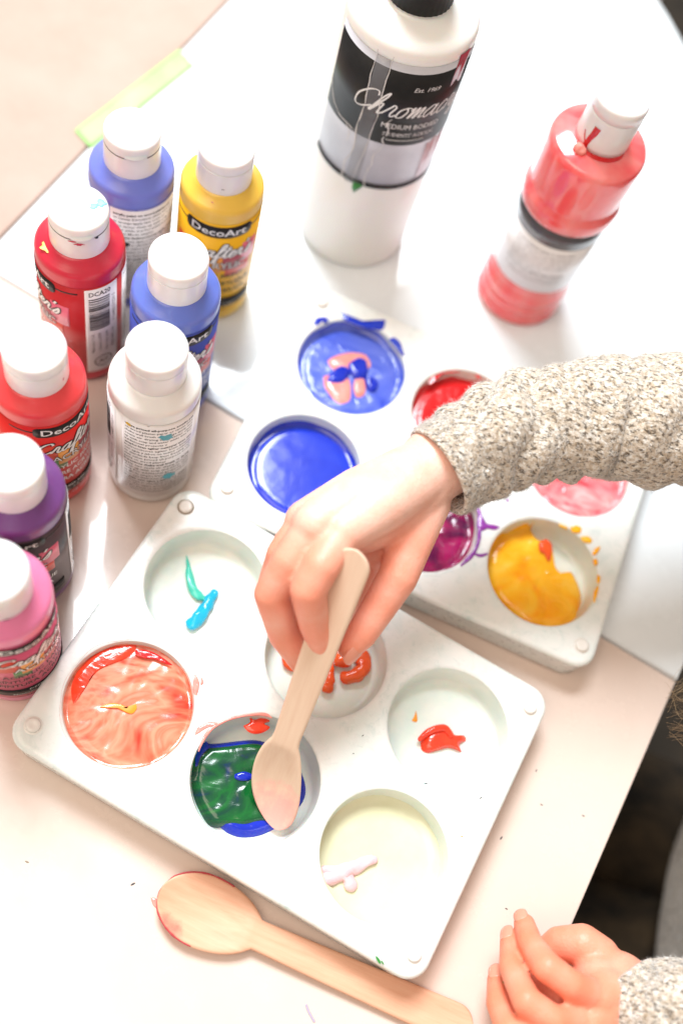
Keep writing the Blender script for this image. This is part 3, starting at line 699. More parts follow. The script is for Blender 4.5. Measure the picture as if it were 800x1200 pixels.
def craft_bottle(x, y, face_off, label, bmat, base_col, front=True, ink=None, open_dir=None, back_light=False, name1='ACRYLIC PAINT', title2='DEEP RED', vb=None):
    """face_off: degrees the front of the label is turned from facing the camera"""
    root = thing('paint_bottle', label, 'paint bottle', (x, y, .6 if y > 245 else 0), 0, 'squeeze bottles of craft paint')
    off = math.atan2(-y, -x)+math.radians(face_off)
    m = MB()
    prof = [(RB-3.5, .2), (RB-1.8, .1), (RB-.6, .9), (RB-.1, 2.4), (RB, 5), (RB, 40), (RB, HS-2.5), (RB-.15, HS-1.2), (RB-.7, HS-.1), (RB-1.6, HS+.7), (RB-3.2, HS+1.6), (RC+1.2, HCB-1.6), (RC+.6, HCB-1.0), (RC-.4, HCB-.8), (RC-.5, HCB+1)]
    lathe(m, prof, 96); m.build('body', bmat, root)
    flip_cap(root, None if open_dir is None else math.atan2(-y, -x)+math.radians(open_dir))
    U = math.pi*RB
    ink_m = ink or M_WHITEINK
    lab = MB()
    strip(lab, -U+.4, U-.4, 8, 74, RB, off, .22, n=96)
    lo = lab.build('label', base_col, root, smooth=True)
    # coloured squares behind the script
    p = MB()
    strip(p, -21, -7, 44, 57, RB, off, .34, 0); strip(p, -6.8, 3, 40, 53, RB, off, .34, 1); strip(p, 3.2, 12, 41.5, 54, RB, off, .34, 2); strip(p, 12.2, 21, 45, 59, RB, off, .34, 3)
    strip(p, -10, -3, 36, 44, RB, off, .30, 4); strip(p, 5, 18, 37, 46, RB, off, .31, 5)
    p.build('colour_squares', [SQ1, SQ2, SQ3, SQ4, SQ5, SQ6], lo, smooth=True)
    # black name plate and hairline
    p = MB(); hw = 15.5
    arc_ = lambda u: .009*u*u
    def hi(u): a = abs(u); return 72.6+arc_(u)*.35-(max(0, a-(hw-2))**2)*.45
    def lo_(u): a = abs(u); return 65.2+arc_(u)*.35+(max(0, a-(hw-2))**2)*.45
    strip(p, -hw, hw, lo_, hi, RB, off, .40, 0, n=60)
    p.build('banner', M_BLACK, lo); p = MB()
    strip(p, hw, 25, lambda u: 69.4+.05*(u-hw), lambda u: 70.2+.05*(u-hw), RB, off, .34, 0); p.build('hairline', M_BLACK, lo); p = MB(); strip(p, -25, -hw, lambda u: 69.4-.05*(u+hw), lambda u: 70.2-.05*(u+hw), RB, off, .34, 0)
    p.build('hairline', M_BLACK, lo); p = MB(); strip(p, -22, 22, 12, 19.5, RB, off, .36, 0)
    p.build('lower_band', M_BLACK, lo)
    t = MB()
    text_cyl(t, 'DecoArt', 0, 66.8, 6.2, RB, off, .50, 1, width=25, arc=.003, bold=.012)
    script_cyl(t, 'Crafterqs', 0, 51.5, 4.3, RB, off, .46, 2.0, 0, slope=.02); script_cyl(t, 'Crafterqs', 0, 51.5, 4.3, RB, off, .58, .95, 1, slope=.02)
    text_cyl(t, 'ACRYLIC', 2.5, 43.2, 6.0, RB, off, .46, 0, width=24.6, bold=.05); text_cyl(t, 'ACRYLIC', 2.5, 43.3, 6.0, RB, off, .56, 1, width=24, bold=.0)
    for i, s in enumerate(('ACRYLIC PAINT', 'PEINTURE ACRYLIQUE', 'PINTURA ACRILICA')):
        text_cyl(t, s, 0, 35.5-5.6*i, 4.4, RB, off, .50, 2, width=(29, 37, 33)[i], bold=.01)
    text_cyl(t, title2, 0, 16.3, 2.6, RB, off, .50, 1, res=1); text_cyl(t, 'Nontoxic  2 fl. oz. / 59ml', 0, 13.0, 2.4, RB, off, .50, 1, res=1)
    text_cyl(t, '2 FL. OZ. (59ml)', 0, 9.2, 2.2, RB, off, .50, 2, res=1)
    t.build('lettering', [M_BLACK, M_WHITEINK, ink_m], lo, smooth=False)
    # back: barcode panel and text panel
    p = MB(); rad = math.radians
    b0, b1, c0, c1 = RB*rad(86), RB*rad(133), RB*rad(145), RB*rad(246)
    strip(p, b0, b1, 9, 73, RB, off, .36, 0); strip(p, c0, c1, 9, 73, RB, off, .36, 0)
    bp_ = p.build('back_panel', M_PAPER, lo)
    t = MB(); rnd = random.Random(5)
    text_cyl(t, 'DCA20', (b0+b1)/2-1, 68.3, 4.2, RB, off, .46, 0, width=9.6, bold=.01)
    v = 66.3
    while v > 43:
        h = rnd.choice((.35, .35, .7, 1.0)); strip(t, b0+1.6, b1-4.2, v-h, v, RB, off, .46, 0, n=12, th=.08); v -= h+rnd.choice((.35, .5, .8))
    text_cyl(t, '0 16455 51220 5', b1-1.4, 45, 2.4, RB, off, .46, 0, rot=True, width=20, align='L', res=1)
    for q in range(4): text_cyl(t, ('Made in the U.S.A.', 'Conforms to ASTM', 'Non toxic paint', 'Wash with soap')[q], b0+3.6+3.1*q, 25, 2.2, RB, off, .46, 1, rot=True, width=15, align='L', res=1)
    lathe_ring = [(b0+7.5+4.4*math.cos(a), 17+4.4*math.sin(a)) for a in [i*math.pi/12 for i in range(25)]]
    vs = []; fs = []
    for (a, b) in lathe_ring: vs += [wrap(a, b, RB+.46, off, RB), wrap(b0+7.5+(a-b0-7.5)*.86, 17+(b-17)*.86, RB+.46, off, RB)]
    for i in range(24): fs.append((2*i, 2*i+1, 2*i+3, 2*i+2))
    t.add(vs, fs, 1); text_cyl(t, 'AP', b0+7.5, 15.6, 4.4, RB, off, .46, 1)
    t.build('barcode', [M_BLACK, M_GREYINK], lo, smooth=False)
    t = MB(); para(t, c0+1.5, c1-1.5, 69.5, 12, RB, off, .46, 2.55, 0, seed=int(abs(x)))
    t.build('directions_text', M_GREYINK, lo, smooth=False)
    return root, off
SQ1 = mat_plain('square_red', (.70, .05, .02), .35, coat=.3); SQ2 = mat_plain('square_orange', (.85, .33, .04), .35, coat=.3); SQ3 = mat_plain('square_plum', (.38, .05, .07), .35, coat=.3)
SQ4 = mat_plain('square_pink', (.82, .15, .24), .35, coat=.3); SQ5 = mat_plain('square_green', (.08, .22, .06), .35, coat=.3); SQ6 = mat_plain('square_scarlet', (.72, .09, .06), .35, coat=.3)
bodies = {}
def B(k, c, lc, **kk): return body_mat(k+'_bottle', c), mat_plain(k+'_label', lc, .33, coat=.15, coatr=.15, spec=.4)
bm_, lm_ = B('blue', (.17, .21, .66), (.35, .20, .22)); 
b1, o1_ = craft_bottle(-143.2, 303.9, -174, 'blue paint bottle at the back, directions panel facing the camera and white flip cap', bm_, mat_plain('blue_back_label', (.20, .22, .58), .28, coat=.4), open_dir=8)
bm_, lm_ = B('yellow', (.86, .54, .07), (.88, .47, .005))
b2, o2_ = craft_bottle(-105.6, 315.8, 3, 'yellow paint bottle farthest back on the right of its cluster', bm_, lm_, ink=M_BLACK)
bm_, lm_ = B('crimson', (.62, .02, .05), (.52, .012, .018))
b3, o3_ = craft_bottle(-143.7, 256.7, -84, 'crimson paint bottle with barcode panel in front and blue paint dots on its cap', bm_, lm_, open_dir=5)
bm_, lm_ = B('royal', (.13, .19, .62), (.05, .08, .42))
b4, o4_ = craft_bottle(-99.4, 254.9, 11, 'royal blue paint bottle standing behind the white bottle', bm_, lm_)
bm_, lm_ = B('white', (.84, .82, .79), (.78, .74, .70))
b5, o5_ = craft_bottle(-89.05, 213.4, 175, 'white paint bottle with a printed text panel, beside the tray corner', bm_, mat_plain('white_bottle_label', (.80, .78, .75), .3, coat=.4))
bm_, lm_ = B('scarlet', (.80, .055, .06), (.68, .012, .008))
b6, o6_ = craft_bottle(-128.8, 192.2, 34, 'bright red paint bottle at the left edge with its front label showing', bm_, lm_)
bm_, lm_ = B('purple', (.17, .05, .22), (.07, .045, .055))
b7, o7_ = craft_bottle(-113.7, 145.9, -25, 'purple paint bottle with dark label between the red and the pink bottle', bm_, lm_)
bm_, lm_ = B('pink', (.84, .22, .40), (.62, .07, .16))
b8, o8_ = craft_bottle(-99.2, 107.8, 22, 'pink paint bottle nearest the camera at the lower left', bm_, lm_, ink=M_BLACK)
# smudges of paint on bottles
def cap_dab(root, mat, name, a_deg, r, z, w, h, R=RC+.15, y0=None):
    L = root.location/S; a = math.atan2(-L.y, -L.x)+math.radians(a_deg); m = MB(); vs = []
    n = 30
    pts = []
    for i in range(n):
        t = 2*math.pi*i/n; q = 1+.75*noise.noise(Vector((math.cos(t)*1.9, math.sin(t)*1.9, a_deg)))+.35*noise.noise(Vector((math.cos(t)*5, math.sin(t)*5, a_deg+z)))
        pts.append((w*math.cos(t)*q, h*math.sin(t)*q))
    for s, dr in ((1, .02), (.7, .07), (.3, .1)): vs += [((R+dr)*math.cos(a+u*s/R), (R+dr)*math.sin(a+u*s/R), z+v*s) for u, v in pts]
    vs.append(((R+.11)*math.cos(a), (R+.11)*math.sin(a), z)); fs = []
    for k in range(2):
        for i in range(n): fs.append((k*n+i, k*n+(i+1) % n, (k+1)*n+(i+1) % n, (k+1)*n+i))
    for i in range(n): fs.append((2*n+i, 2*n+(i+1) % n, 3*n))
    m.add(vs, fs); return m.build(name, mat, root)
def top_dab(root, mat, name, px, py, z, r, seed=0, parent=None):
    p = at(px, py, z+root.location.z/S)-root.location/S; m = MB()
    blob_patch(m, circ_pts((p.x, p.y), r*1.25, 16, r*1.1, seed), z+.08, .15, rings=4); return m.build(name, mat, root)
M_SKYDAB = mat_plain('sky_dab', (.15, .45, .75), .4); M_YDAB = mat_plain('yellow_dab', (.85, .55, .05), .4)
M_CRIM = mat_plain('crimson_dab', (.55, .02, .06), .3, coat=.4); M_TEALDAB = mat_plain('teal_dab', (.08, .38, .46), .5)
top_dab(b3, M_SKYDAB, 'paint_dot', 110, 242, HC+.1, 1.2, 1); top_dab(b3, M_SKYDAB, 'paint_dot', 119, 238, HC+.1, 1.5, 2)
cap_dab(b3, M_CRIM, 'paint_smear', -2, 0, HC-8.2, 2.2, .6); cap_dab(b3, M_CRIM, 'paint_smear', -14, 0, HC-6.8, 1.6, .5)
cap_dab(b3, M_BLACK, 'paint_dot', 33, 0, HC-6.3, .7, .6); cap_dab(b3, M_YDAB, 'paint_dot', 38, 0, HCB-3.2, 2.4, .4)
top_dab(b3, M_YDAB, 'paint_dot', 57, 288, HS+2.2, 2.3, 3)
cap_dab(b5, M_TEALDAB, 'paint_dot', 18, 0, 64, 2.6, 2.4, RB+.5); cap_dab(b5, M_TEALDAB, 'paint_dot', 25, 0, 27, 2.8, 2.6, RB+.5); cap_dab(b5, M_YDAB, 'paint_dot', -30, 0, 70, 1.2, 1.2, RB+.5)
top_dab(b5, M_GRIME, 'paint_dot', 178, 437, HC-2, .01, 4)
cap_dab(b1, M_CRIM, 'paint_dot', -25, 0, 62, 1.6, 1.8, RB+.5); cap_dab(b1, M_GREYINK, 'paint_dot', -6, 0, 50, 1.4, 1.6, RB+.5)
cap_dab(b2, M_SALMON if False else P_SALM, 'paint_smear', -12, 0, HS+3.2, .5, .4, RC+4); cap_dab(b2, M_SEAM, 'paint_dot', 2, 0, HCB+3.0, .7, .25)
cap_dab(b8, M_GREYINK, 'paint_dot', 2, 0, HCB-1.5, 1.6, 1.2); cap_dab(b6, M_CRIM, 'paint_dot', 50, 0, HCB+4, .4, .8)

# ------------------------------------------------------------------ tall white bottle
tb = thing('tall_bottle', 'tall white paint bottle with torn black and silver label and black cap', 'paint bottle', (-57, 390, .6))
RT, HTT = 28.6, 144
m = MB(); lathe(m, [(RT-4, .2), (RT-2, .1), (RT-.5, 1.2), (RT, 4), (RT, 60), (RT, HTT-4), (RT-.4, HTT-2), (RT-1.6, HTT), (RT-4, HTT+1.2), (RT-9, HTT+2.6), (15.5, HTT+3.8), (14, HTT+4.4), (13.4, HTT+5.2), (13.2, HTT+9)], 96)
m.build('body', mat_var('ivory_plastic', (.90, .88, .85), (.88, .86, .82), .02, .35, .03, .2, sss=.3, sscale=.006, coat=.3, coatr=.15), tb)
m = MB(); lathe(m, [(13.9, HTT+5.5), (14.4, HTT+6), (14.4, HTT+24), (13.8, HTT+26), (10, HTT+30)], 72, rfun=lambda r, z, a: r+(.18*math.cos(a*36) if r > 14 else 0)); lathe(m, [(6, HTT+30), (5, HTT+42), (3, HTT+44)], 32)
m.build('cap', M_BLACKCAP, tb)
off = math.atan2(-390, 55)+math.radians(8)
M_SILV = mat_var('silver_label', (.52, .52, .57), (.62, .61, .66), .04, .3, .15, .15, coat=.4, coatr=.1)
M_SILV_P = mat_var('silver_label_pinkish', (.62, .40, .46), (.64, .58, .62), .05, .35, coat=.3)
m = MB(); strip(m, -36, 40, 63, 137.5, RT, off, .25, n=90); lab = m.build('label', M_SILV, tb)
M_LBLK = mat_var('label_black', (.006, .006, .007), (.016, .015, .015), .05, .4, .15, .12, spec=.3)
m = MB(); strip(m, -36.01, 40.01, 92, 133.5, RT, off, .36, n=90); strip(m, -36.01, 40.01, 62.6, 65.6, RT, off, .37, 0, n=90); m.build('black_panel', M_LBLK, lab)
t = MB()
script_cyl(t, 'Chromacryl', 9, 109, 6.0, RT, off, .50, .75, 0, slope=.03, tilt=.45)
text_cyl(t, 'Est. 1969', 12, 124, 3.2, RT, off, .50, 0, shear=.3)
text_cyl(t, 'MEDIUM BODIED', 10, 102, 4.0, RT, off, .50, 0, width=27); text_cyl(t, "STUDENTS' ACRYLIC", 10, 97.5, 3.0, RT, off, .50, 0, width=24, res=1)
strip(t, 0, 18, 95, 95.25, RT, off, .48, 0); t.build('lettering', M_WHITEINK, lab, smooth=False)
m = MB(); strip(m, -13, -6.5, lambda u: 64+.2*u, lambda u: 137.8, RT, off, .44, 0, n=10)
M_CLEAR = mat_plain('clear_tape', (.30, .29, .31), .2, coat=.6, alpha=.35); m.build('clear_tape', M_CLEAR, lab)
def crack(pts, w, mat):
    m = MB(); P = cr([(u, v) for u, v in pts], 4); rnd = random.Random(len(pts)); L = []
    for i, (u, v) in enumerate(P):
        ww = w*(.5+rnd.random()); u += rnd.uniform(-.3, .3); vv = v+7+rnd.uniform(-.3, .3)
        L += [wrap(u-ww/2, vv-ww/3, RT+.5, off, RT), wrap(u+ww/2, vv+ww/3, RT+.5, off, RT)]
    m.add(L, [(2*i, 2*i+1, 2*i+3, 2*i+2) for i in range(len(P)-1)]); return m.build('tear', mat, lab, smooth=False)
M_TEAR = mat_plain('torn_paper', (.72, .70, .68), .7)
crack([(-13.2, 133), (-13.5, 115), (-12.8, 100), (-13.6, 88), (-12.6, 75), (-15, 66), (-14.5, 56)], .5, M_TEAR)
crack([(-6.3, 133), (-6.6, 115), (-6.2, 98), (-7, 85), (-8, 70), (-9, 58)], .35, M_TEAR)
crack([(-36, 97), (-30, 91), (-24, 88), (-18, 87), (-14, 86)], .5, M_TEAR); crack([(-19, 87), (-16.5, 82), (-17, 77)], .35, M_TEAR)
crack([(1, 101), (-1, 97), (.5, 92), (-1, 88), (0, 84), (-2.5, 78), (-3, 70), (-4, 62), (-3, 56)], .45, M_TEAR)
m = MB(); strip(m, 22, 34, lambda u: 66, lambda u: 90+1.5*math.sin(u), RT, off, .34, 0); m.build('pink_stain', M_SILV_P, lab)
m = MB(); strip(m, 24, 31, lambda u: 124+1.5*math.sin(u), lambda u: 140, RT, off, .42, 0); m.build('red_stain', mat_plain('red_stain', (.30, .01, .03), .35, coat=.3), lab)
m = MB(); strip(m, -8.5, -4, lambda u: 56.5+abs(u+7)*1.8, lambda u: 63.2+.3*math.sin(u*3), RT, off, .5, 0, n=12, th=.5); m.build('green_drip', P_GRNINK, tb)

# ------------------------------------------------------------------ pink pearlescent bottle
QX, QY, RQ = 38.2, 393.9, 22.8
qb = thing('squeeze_bottle', 'glossy coral pink paint bottle with a white cap and red drip, alone on the right', 'paint bottle', (QX, QY, .6))
m, nt, b = new_mat('pearl_pink_plastic'); v = coords(nt, (1000, 1000, 160))
nt.links.new(ramp(nt, noise_n(nt, v, .06, 3, .5, .6), [(.35, (.90, .09, .10)), (.5, (.95, .18, .18)), (.68, (.95, .28, .27))]), b.inputs['Base Color'])
setp(b, rough=.14, sss=.6, sscale=.015, coat=.6, coatr=.03); M_PEARL = m
qh = 114
prof = [(RQ-4, .2), (RQ-1.5, .2), (RQ-.2, 1.6), (RQ+.2, 4), (RQ-.1, 7), (RQ-.9, 8.5), (RQ-.9, 9.5), (RQ-.1, 11), (RQ, 13.5), (RQ-.8, 15), (RQ-.8, 16), (RQ, 17.5), (RQ, 21), (RQ-.9, 23.5), (RQ-1.1, 25),
        (RQ-1.1, 73), (RQ-.8, 74), (RQ+.3, 75.5), (RQ+.8, 77), (RQ+.8, 82), (RQ+.5, 83.5), (RQ-.5, 85), (RQ-.8, 87), (RQ-.5, 91), (RQ-.3, qh-4), (RQ-.5, qh-2), (RQ-1.2, qh-.6), (RQ-2.4, qh), (RC+4, qh+1.6), (RC+.6, qh+2.2), (RC-.3, qh+2.4)]
mm_ = MB(); lathe(mm_, prof, 96); mm_.build('body', M_PEARL, qb)
mm_ = MB(); r_ = 12.0
lathe(mm_, [(r_+.2, qh+2.2), (r_+.25, qh+5), (r_, qh+19), (r_, qh+19.3), (r_-.3, qh+19.5), (r_-.3, qh+19.9), (r_, qh+20.1), (r_-.1, qh+25), (r_-.5, qh+26.2), (r_-1.6, qh+26.8), (.2, qh+26.9)], 72); qc = mm_.build('cap', M_CAP, qb)
offq = math.atan2(-QY, -QX)
mm_ = MB(); strip(mm_, -60, 60, 30, 65, RQ-1.1, offq, .2, n=110); ql = mm_.build('label', M_PAPER, qb)
mm_ = MB(); strip(mm_, -60, 60, 64, 74, RQ-1.1, offq, .32, n=110); mm_.build('banner', mat_plain('charcoal_band', (.07, .065, .075), .25, coat=.5), ql)
mm_ = MB(); para(mm_, -14, 18, 59, 35, RQ-1.1, offq, .34, 2.7, 0, 3); mm_.build('directions_text', mat_plain('pale_ink', (.40, .39, .40), .5), ql, smooth=False)
mm_ = MB()
lo2 = lambda a_deg: offq+math.radians(a_deg)
def capstrip(m, pts, R):
    P = cr(pts, 5); vs = []; fs = []
    for a, z, w in P:
        for k in range(5):
            s = -1+k/2; vs.append(((R+.25*(1-s*s)+.02)*math.cos(offq+(a+s*w)/R), (R+.25*(1-s*s)+.02)*math.sin(offq+(a+s*w)/R), z))
    for i in range(len(P)-1):
        for k in range(4): q = i*5+k; fs.append((q, q+1, q+6, q+5))
    m.add(vs, fs)
capstrip(mm_, [(-3.2, qh+15.5, 1.6), (-3.6, qh+12, 1.5), (-4.4, qh+8, 1.5), (-5, qh+4, 1.9), (-5, qh+2.4, 2.5)], 12.1)
capstrip(mm_, [(-8.5, qh+10, .3), (-7, qh+7, .7), (-5.5, qh+5, .9)], 12.1)
mm_.build('red_drip', P_RED, qb)
a = offq-.42; mm_ = MB(); R_ = 14.6; tube(mm_, [(R_*math.cos(a)+dx, R_*math.sin(a)+dy, qh+2.8, rr) for dx, dy, rr in ((-1, .5, 1.9), (0, 0, 2.4), (1.2, -.6, 2.0))], n=14, wob=.5)
mm_.build('drip_blob', P_SALM, qb)
mm_ = MB(); a0 = offq
vs = []; fs = []
for k in range(25):
    t = k/24; a = a0-.7+t*2.1; w = 2.2*math.sin(math.pi*t)**.6+.1
    for q in range(4): rr = 12.1+w*q/3; vs.append((rr*math.cos(a), rr*math.sin(a), qh+2.45-.5*(q/3)**1+.1))
for k in range(24):
    for q in range(3): i = k*4+q; fs.append((i, i+1, i+5, i+4))
mm_.add(vs, fs); mm_.build('drip_pool', P_RED, qb)

# ------------------------------------------------------------------ the child
per = thing('person', 'child in a speckled grey knit sweater stirring paint, other hand resting on the table', 'person', (265, 185, -615))
PL = per.location/S
SEG = []
def V3(px, py, z): return at(px, py, z)
def chain(mb, pts, res=2, flat=None):
    """overlapping spheres between (Vector, r) joints"""
    for (p, r), (q, s) in zip(pts, pts[1:]):
        L = (q-p).length; n = max(1, int(L/(min(r, s)*.28)))
        for i in range(n+1):
            t = i/n; c = p.lerp(q, t); rr = r+(s-r)*t; SPH.append((c, rr, flat))
SPH = []
def tv(*a): return V3(*a)
# --- right hand (stirring). joints in photograph directions at chosen heights
W = tv(508, 546, 88); 
idx = [(tv(402, 624, 99), 7.4), (tv(376, 664, 99), 7.0), (tv(361, 692, 94), 6.8), (tv(368, 732, 79), 5.8), (tv(380, 760, 68), 5.2)]
mid = [(tv(370, 616, 97), 7.5), (tv(339, 658, 91), 7.0), (tv(318, 696, 80), 6.7), (tv(332, 744, 63), 5.9), (tv(361, 784, 50), 5.2)]
rng = [(tv(360, 612, 90), 7.6), (tv(334, 650, 84), 7.2), (tv(322, 684, 70), 6.6), (tv(338, 728, 54), 6.0), (tv(360, 758, 46), 5.3)]
pky = [(tv(362, 612, 80), 7.0), (tv(342, 640, 72), 6.4), (tv(334, 672, 60), 5.8), (tv(350, 706, 50), 5.2), (tv(368, 730, 46), 4.8)]
thb = [(tv(496, 588, 82), 11), (tv(479, 640, 80), 8.8), (tv(466, 676, 77), 7.9), (tv(446, 708, 71), 7.0), (tv(424, 742, 65), 6.2), (tv(410, 758, 62), 5.2)]
hand = MB()
for F in (idx, mid, rng, pky, thb): chain(hand, F)
# palm: metacarpals fan out from the wrist
for tgt, r0, r1 in ((idx[0], 13, 10), (mid[0], 13, 11), (rng[0], 13, 10.5), (pky[0], 12, 9)): chain(hand, [(W.lerp(tgt[0], .12), r0), (W.lerp(tgt[0], .6)+Vector((0, 0, 1.5)), (r0+r1)/2), (tgt[0], r1*.84)])
chain(hand, [(W, 14.5), (tv(465, 590, 84), 14.5), (tv(425, 612, 86), 12)])
chain(hand, [(tv(482, 605, 80), 11), (tv(450, 628, 74), 9), (tv(428, 655, 64), 8), (tv(405, 700, 56), 7.5), (tv(385, 735, 48), 6)])
# forearm to elbow and shoulder (inside the sleeve)
E_R = Vector((178, 318, 96)); SH_R = Vector((255, 275, 165))
chain(hand, [(W, 15), (tv(535, 530, 90), 15.2), (tv(600, 505, 93), 17), (tv(700, 490, 95), 19), (E_R, 20), (SH_R, 24)])
# --- left hand (resting)
W2 = tv(722, 1158, 27)
i2 = [(tv(700, 1170, 39), 6.7), (tv(668, 1154, 46), 6.1), (tv(641, 1134, 46), 6.1), (tv(621, 1105, 34), 5.2), (tv(614, 1083, 24), 4.6)]
m2 = [(tv(688, 1198, 38), 6.8), (tv(648, 1196, 45), 6.0), (tv(617, 1174, 44), 6.0), (tv(599, 1134, 31), 5.2), (tv(598, 1103, 20), 4.6)]
r2 = [(tv(684, 1222, 36), 7.3), (tv(635, 1228, 42), 6.2), (tv(598, 1209, 38), 5.9), (tv(584, 1176, 27), 5.2), (tv(583, 1149, 18), 4.6)]
p2 = [(tv(684, 1244, 30), 6.6), (tv(645, 1250, 36), 6.1), (tv(606, 1240, 32), 5.6), (tv(592, 1218, 22), 5.0), (tv(590, 1196, 15), 4.4)]
t2 = [(tv(716, 1148, 26), 10), (tv(700, 1122, 26), 9.4), (tv(682, 1107, 26), 8.6), (tv(655, 1106, 22), 7.2), (tv(638, 1118, 19), 6.2)]
for F in (i2, m2, r2, p2, t2):
    F[:] = [(q, r*.93) for q, r in F]; chain(hand, F)
for tgt, r0, r1 in ((i2[0], 11, 8.6), (m2[0], 12, 9), (r2[0], 12, 9), (p2[0], 10.5, 8)): chain(hand, [(W2.lerp(tgt[0], .05)+Vector((0, (tgt[0].y-W2.y)*.25, 0)), r0), (W2.lerp(tgt[0], .6)+Vector((0, 0, 1)), (r0+r1)/2), (tgt[0], r1*.88)])
chain(hand, [(W2, 13), (tv(712, 1175, 27), 13), (tv(706, 1200, 26), 12), (tv(715, 1225, 24), 11)])
chain(hand, [(tv(712, 1150, 27), 11.5), (tv(700, 1150, 30), 10)])
chain(hand, [(tv(690, 1180, 26), 9), (tv(652, 1172, 30), 8.5), (tv(625, 1160, 20), 7)])
chain(hand, [(tv(690, 1205, 24), 9), (tv(640, 1205, 26), 8), (tv(612, 1195, 20), 6)])
E_L = Vector((235, 20, 50)); SH_L = Vector((268, 90, 165))
chain(hand, [(W2, 14), (tv(745, 1178, 32), 15), (tv(790, 1205, 38), 17), (E_L, 20), (SH_L, 24)])
# torso core, neck, head
chain(hand, [(SH_R, 26), (Vector((262, 182, 175)), 30), (SH_L, 26)])
chain(hand, [(Vector((266, 182, 175)), 34), (Vector((304, 180, 70)), 38), (Vector((326, 178, -110)), 40)])
chain(hand, [(Vector((262, 182, 175)), 27), (Vector((246, 182, 215)), 24)])
HD = Vector((232, 184, 268)) + Vector((38, 0, 20))
chain(hand, [(Vector((250, 182, 205)), 24), (HD+Vector((0, 0, -30)), 40)])
SPH.append((HD, 66, None)); SPH.append((HD+Vector((-26, 0, -22)), 45, None)); SPH.append((HD+Vector((-40, 0, -46)), 26, None))
SPH.append((HD+Vector((-72, 0, -32)), 8, None)); SPH.append((HD+Vector((-66, 0, -24)), 6.5, None))   # nose
for sy in (-1, 1):
    for q in ((-2, 66, -20, 8), (0, 68, -12, 9), (-1, 67, -28, 6)): SPH.append((HD+Vector((q[0], sy*q[1], q[2])), q[3], None))
chain(hand, [(HD+Vector((-60, -10, -56)), 4), (HD+Vector((-64, 0, -56)), 4.5), (HD+Vector((-60, 10, -56)), 4)])
# unit sphere
bmS = bmesh.new(); bmesh.ops.create_icosphere(bmS, subdivisions=3, radius=1); uv_ = [v.co.copy() for v in bmS.verts]; uf_ = [tuple(v.index for v in f.verts) for f in bmS.faces]; bmS.free()
for c, r, fl_ in SPH: hand.add([c-PL+u*r for u in uv_], uf_)
tmp = hand.build('tmp_body', M_SKIN)
md = tmp.modifiers.new('r', 'REMESH'); md.mode = 'VOXEL'; md.voxel_size = .0009; md.use_smooth_shade = True
s2 = tmp.modifiers.new('s', 'SMOOTH'); s2.factor = .5; s2.iterations = 4
dg = bpy.context.evaluated_depsgraph_get(); me = bpy.data.meshes.new_from_object(tmp.evaluated_get(dg)); me.name = 'body'
bpy.data.objects.remove(tmp)
body = bpy.data.objects.new('body', me); COL.objects.link(body); body.parent = per
me.materials.clear(); me.materials.append(M_SKIN)
# redness of fingertips and knuckles, plus warm shade painted on fingers and left hand
pts = [(F[-1][0]-PL, 13, .75) for F in (idx, mid, rng, pky, thb, i2, m2, r2, p2, t2)]+[(q-PL, 17, .8) for F in (i2, m2, r2, p2, t2) for q, _ in F]+[(W2-PL, 24, .7)]+[(q-PL, 13, .72) for F in (idx, mid, rng, thb) for q, _ in F[1:]]+[(F[2][0]-PL, 9, .35) for F in (idx, mid, i2, m2, r2)]+[(F[3][0]-PL, 10, .45) for F in (idx, mid, thb)]+[(F[0][0]-PL, 11, .45) for F in (i2, m2, t2)]+[(F[2][0]-PL, 8, .3) for F in (i2, m2, r2)]
att = me.attributes.new('flush_shade', 'FLOAT', 'POINT'); vals = []
pts = [(p*S, r*S, a) for p, r, a in pts]
lim = 150*S
for v in me.vertices:
    w = 0
    for p, r, a in pts:
        d2 = (v.co-p).length_squared
        if d2 < 4*r*r: w = max(w, a*math.exp(-d2/(r*r)))
    vals.append(w)
att.data.foreach_set('value', vals)
# nails
def nail(F, nrm, w=3.6, l=4.6, push=.6):
    p, r = F[-1]; d = (F[-1][0]-F[-2][0]).normalized(); n = (nrm-d*nrm.dot(d)).normalized(); s = d.cross(n)
    m = MB(); vs = []; fs = []; K = 10
    c = p+d*(r*.25)
    for i in range(K+1):
        for k in range(K+1):
            a = -1+2*i/K; b_ = -1+2*k/K
            x = a*l*math.sqrt(1-b_*b_/2.6); y = b_*w*math.sqrt(1-a*a/2.6)
            yy = math.sin(y/r)*(r+push*.4); hh = math.cos(y/r)*(r+.15)-r+(-(x*x)*.035 if x > 0 else -(x*x)*.004)
            vs.append(c-PL+d*x+s*yy+n*(r+hh-.05))
    for i in range(K):
        for k in range(K): q = i*(K+1)+k; fs.append((q, q+1, q+K+2, q+K+1))
    m.add(vs, fs); ob = m.build('fingernail', M_NAIL, per); sd = ob.modifiers.new('t', 'SOLIDIFY'); sd.thickness = .0004; return ob
nail(i2, Vector((-.75, .5, .45)), 3.0, 3.6); nail(m2, Vector((-.8, .45, .4)), 3.0, 3.8); nl = nail(r2, Vector((-.6, .3, .75)), 3.1, 4.0); nail(t2, Vector((-.1, .6, .8)), 3.8, 4.6)
nail(idx, Vector((-.5, -.4, .6)), 3.0, 3.6); nail(mid, Vector((-.6, -.6, .3)), 3.2, 3.8); nail(thb, Vector((.6, -.2, .6)), 3.6, 4.4)
m = MB(); q = at(593, 1150, 26)-PL; blob_patch(m, circ_pts((q.x, q.y), 1.3, 10, 1.0, 3), q.z, .5, rings=4); 
m.build('green_paint_dab', P_GRNINK, per)
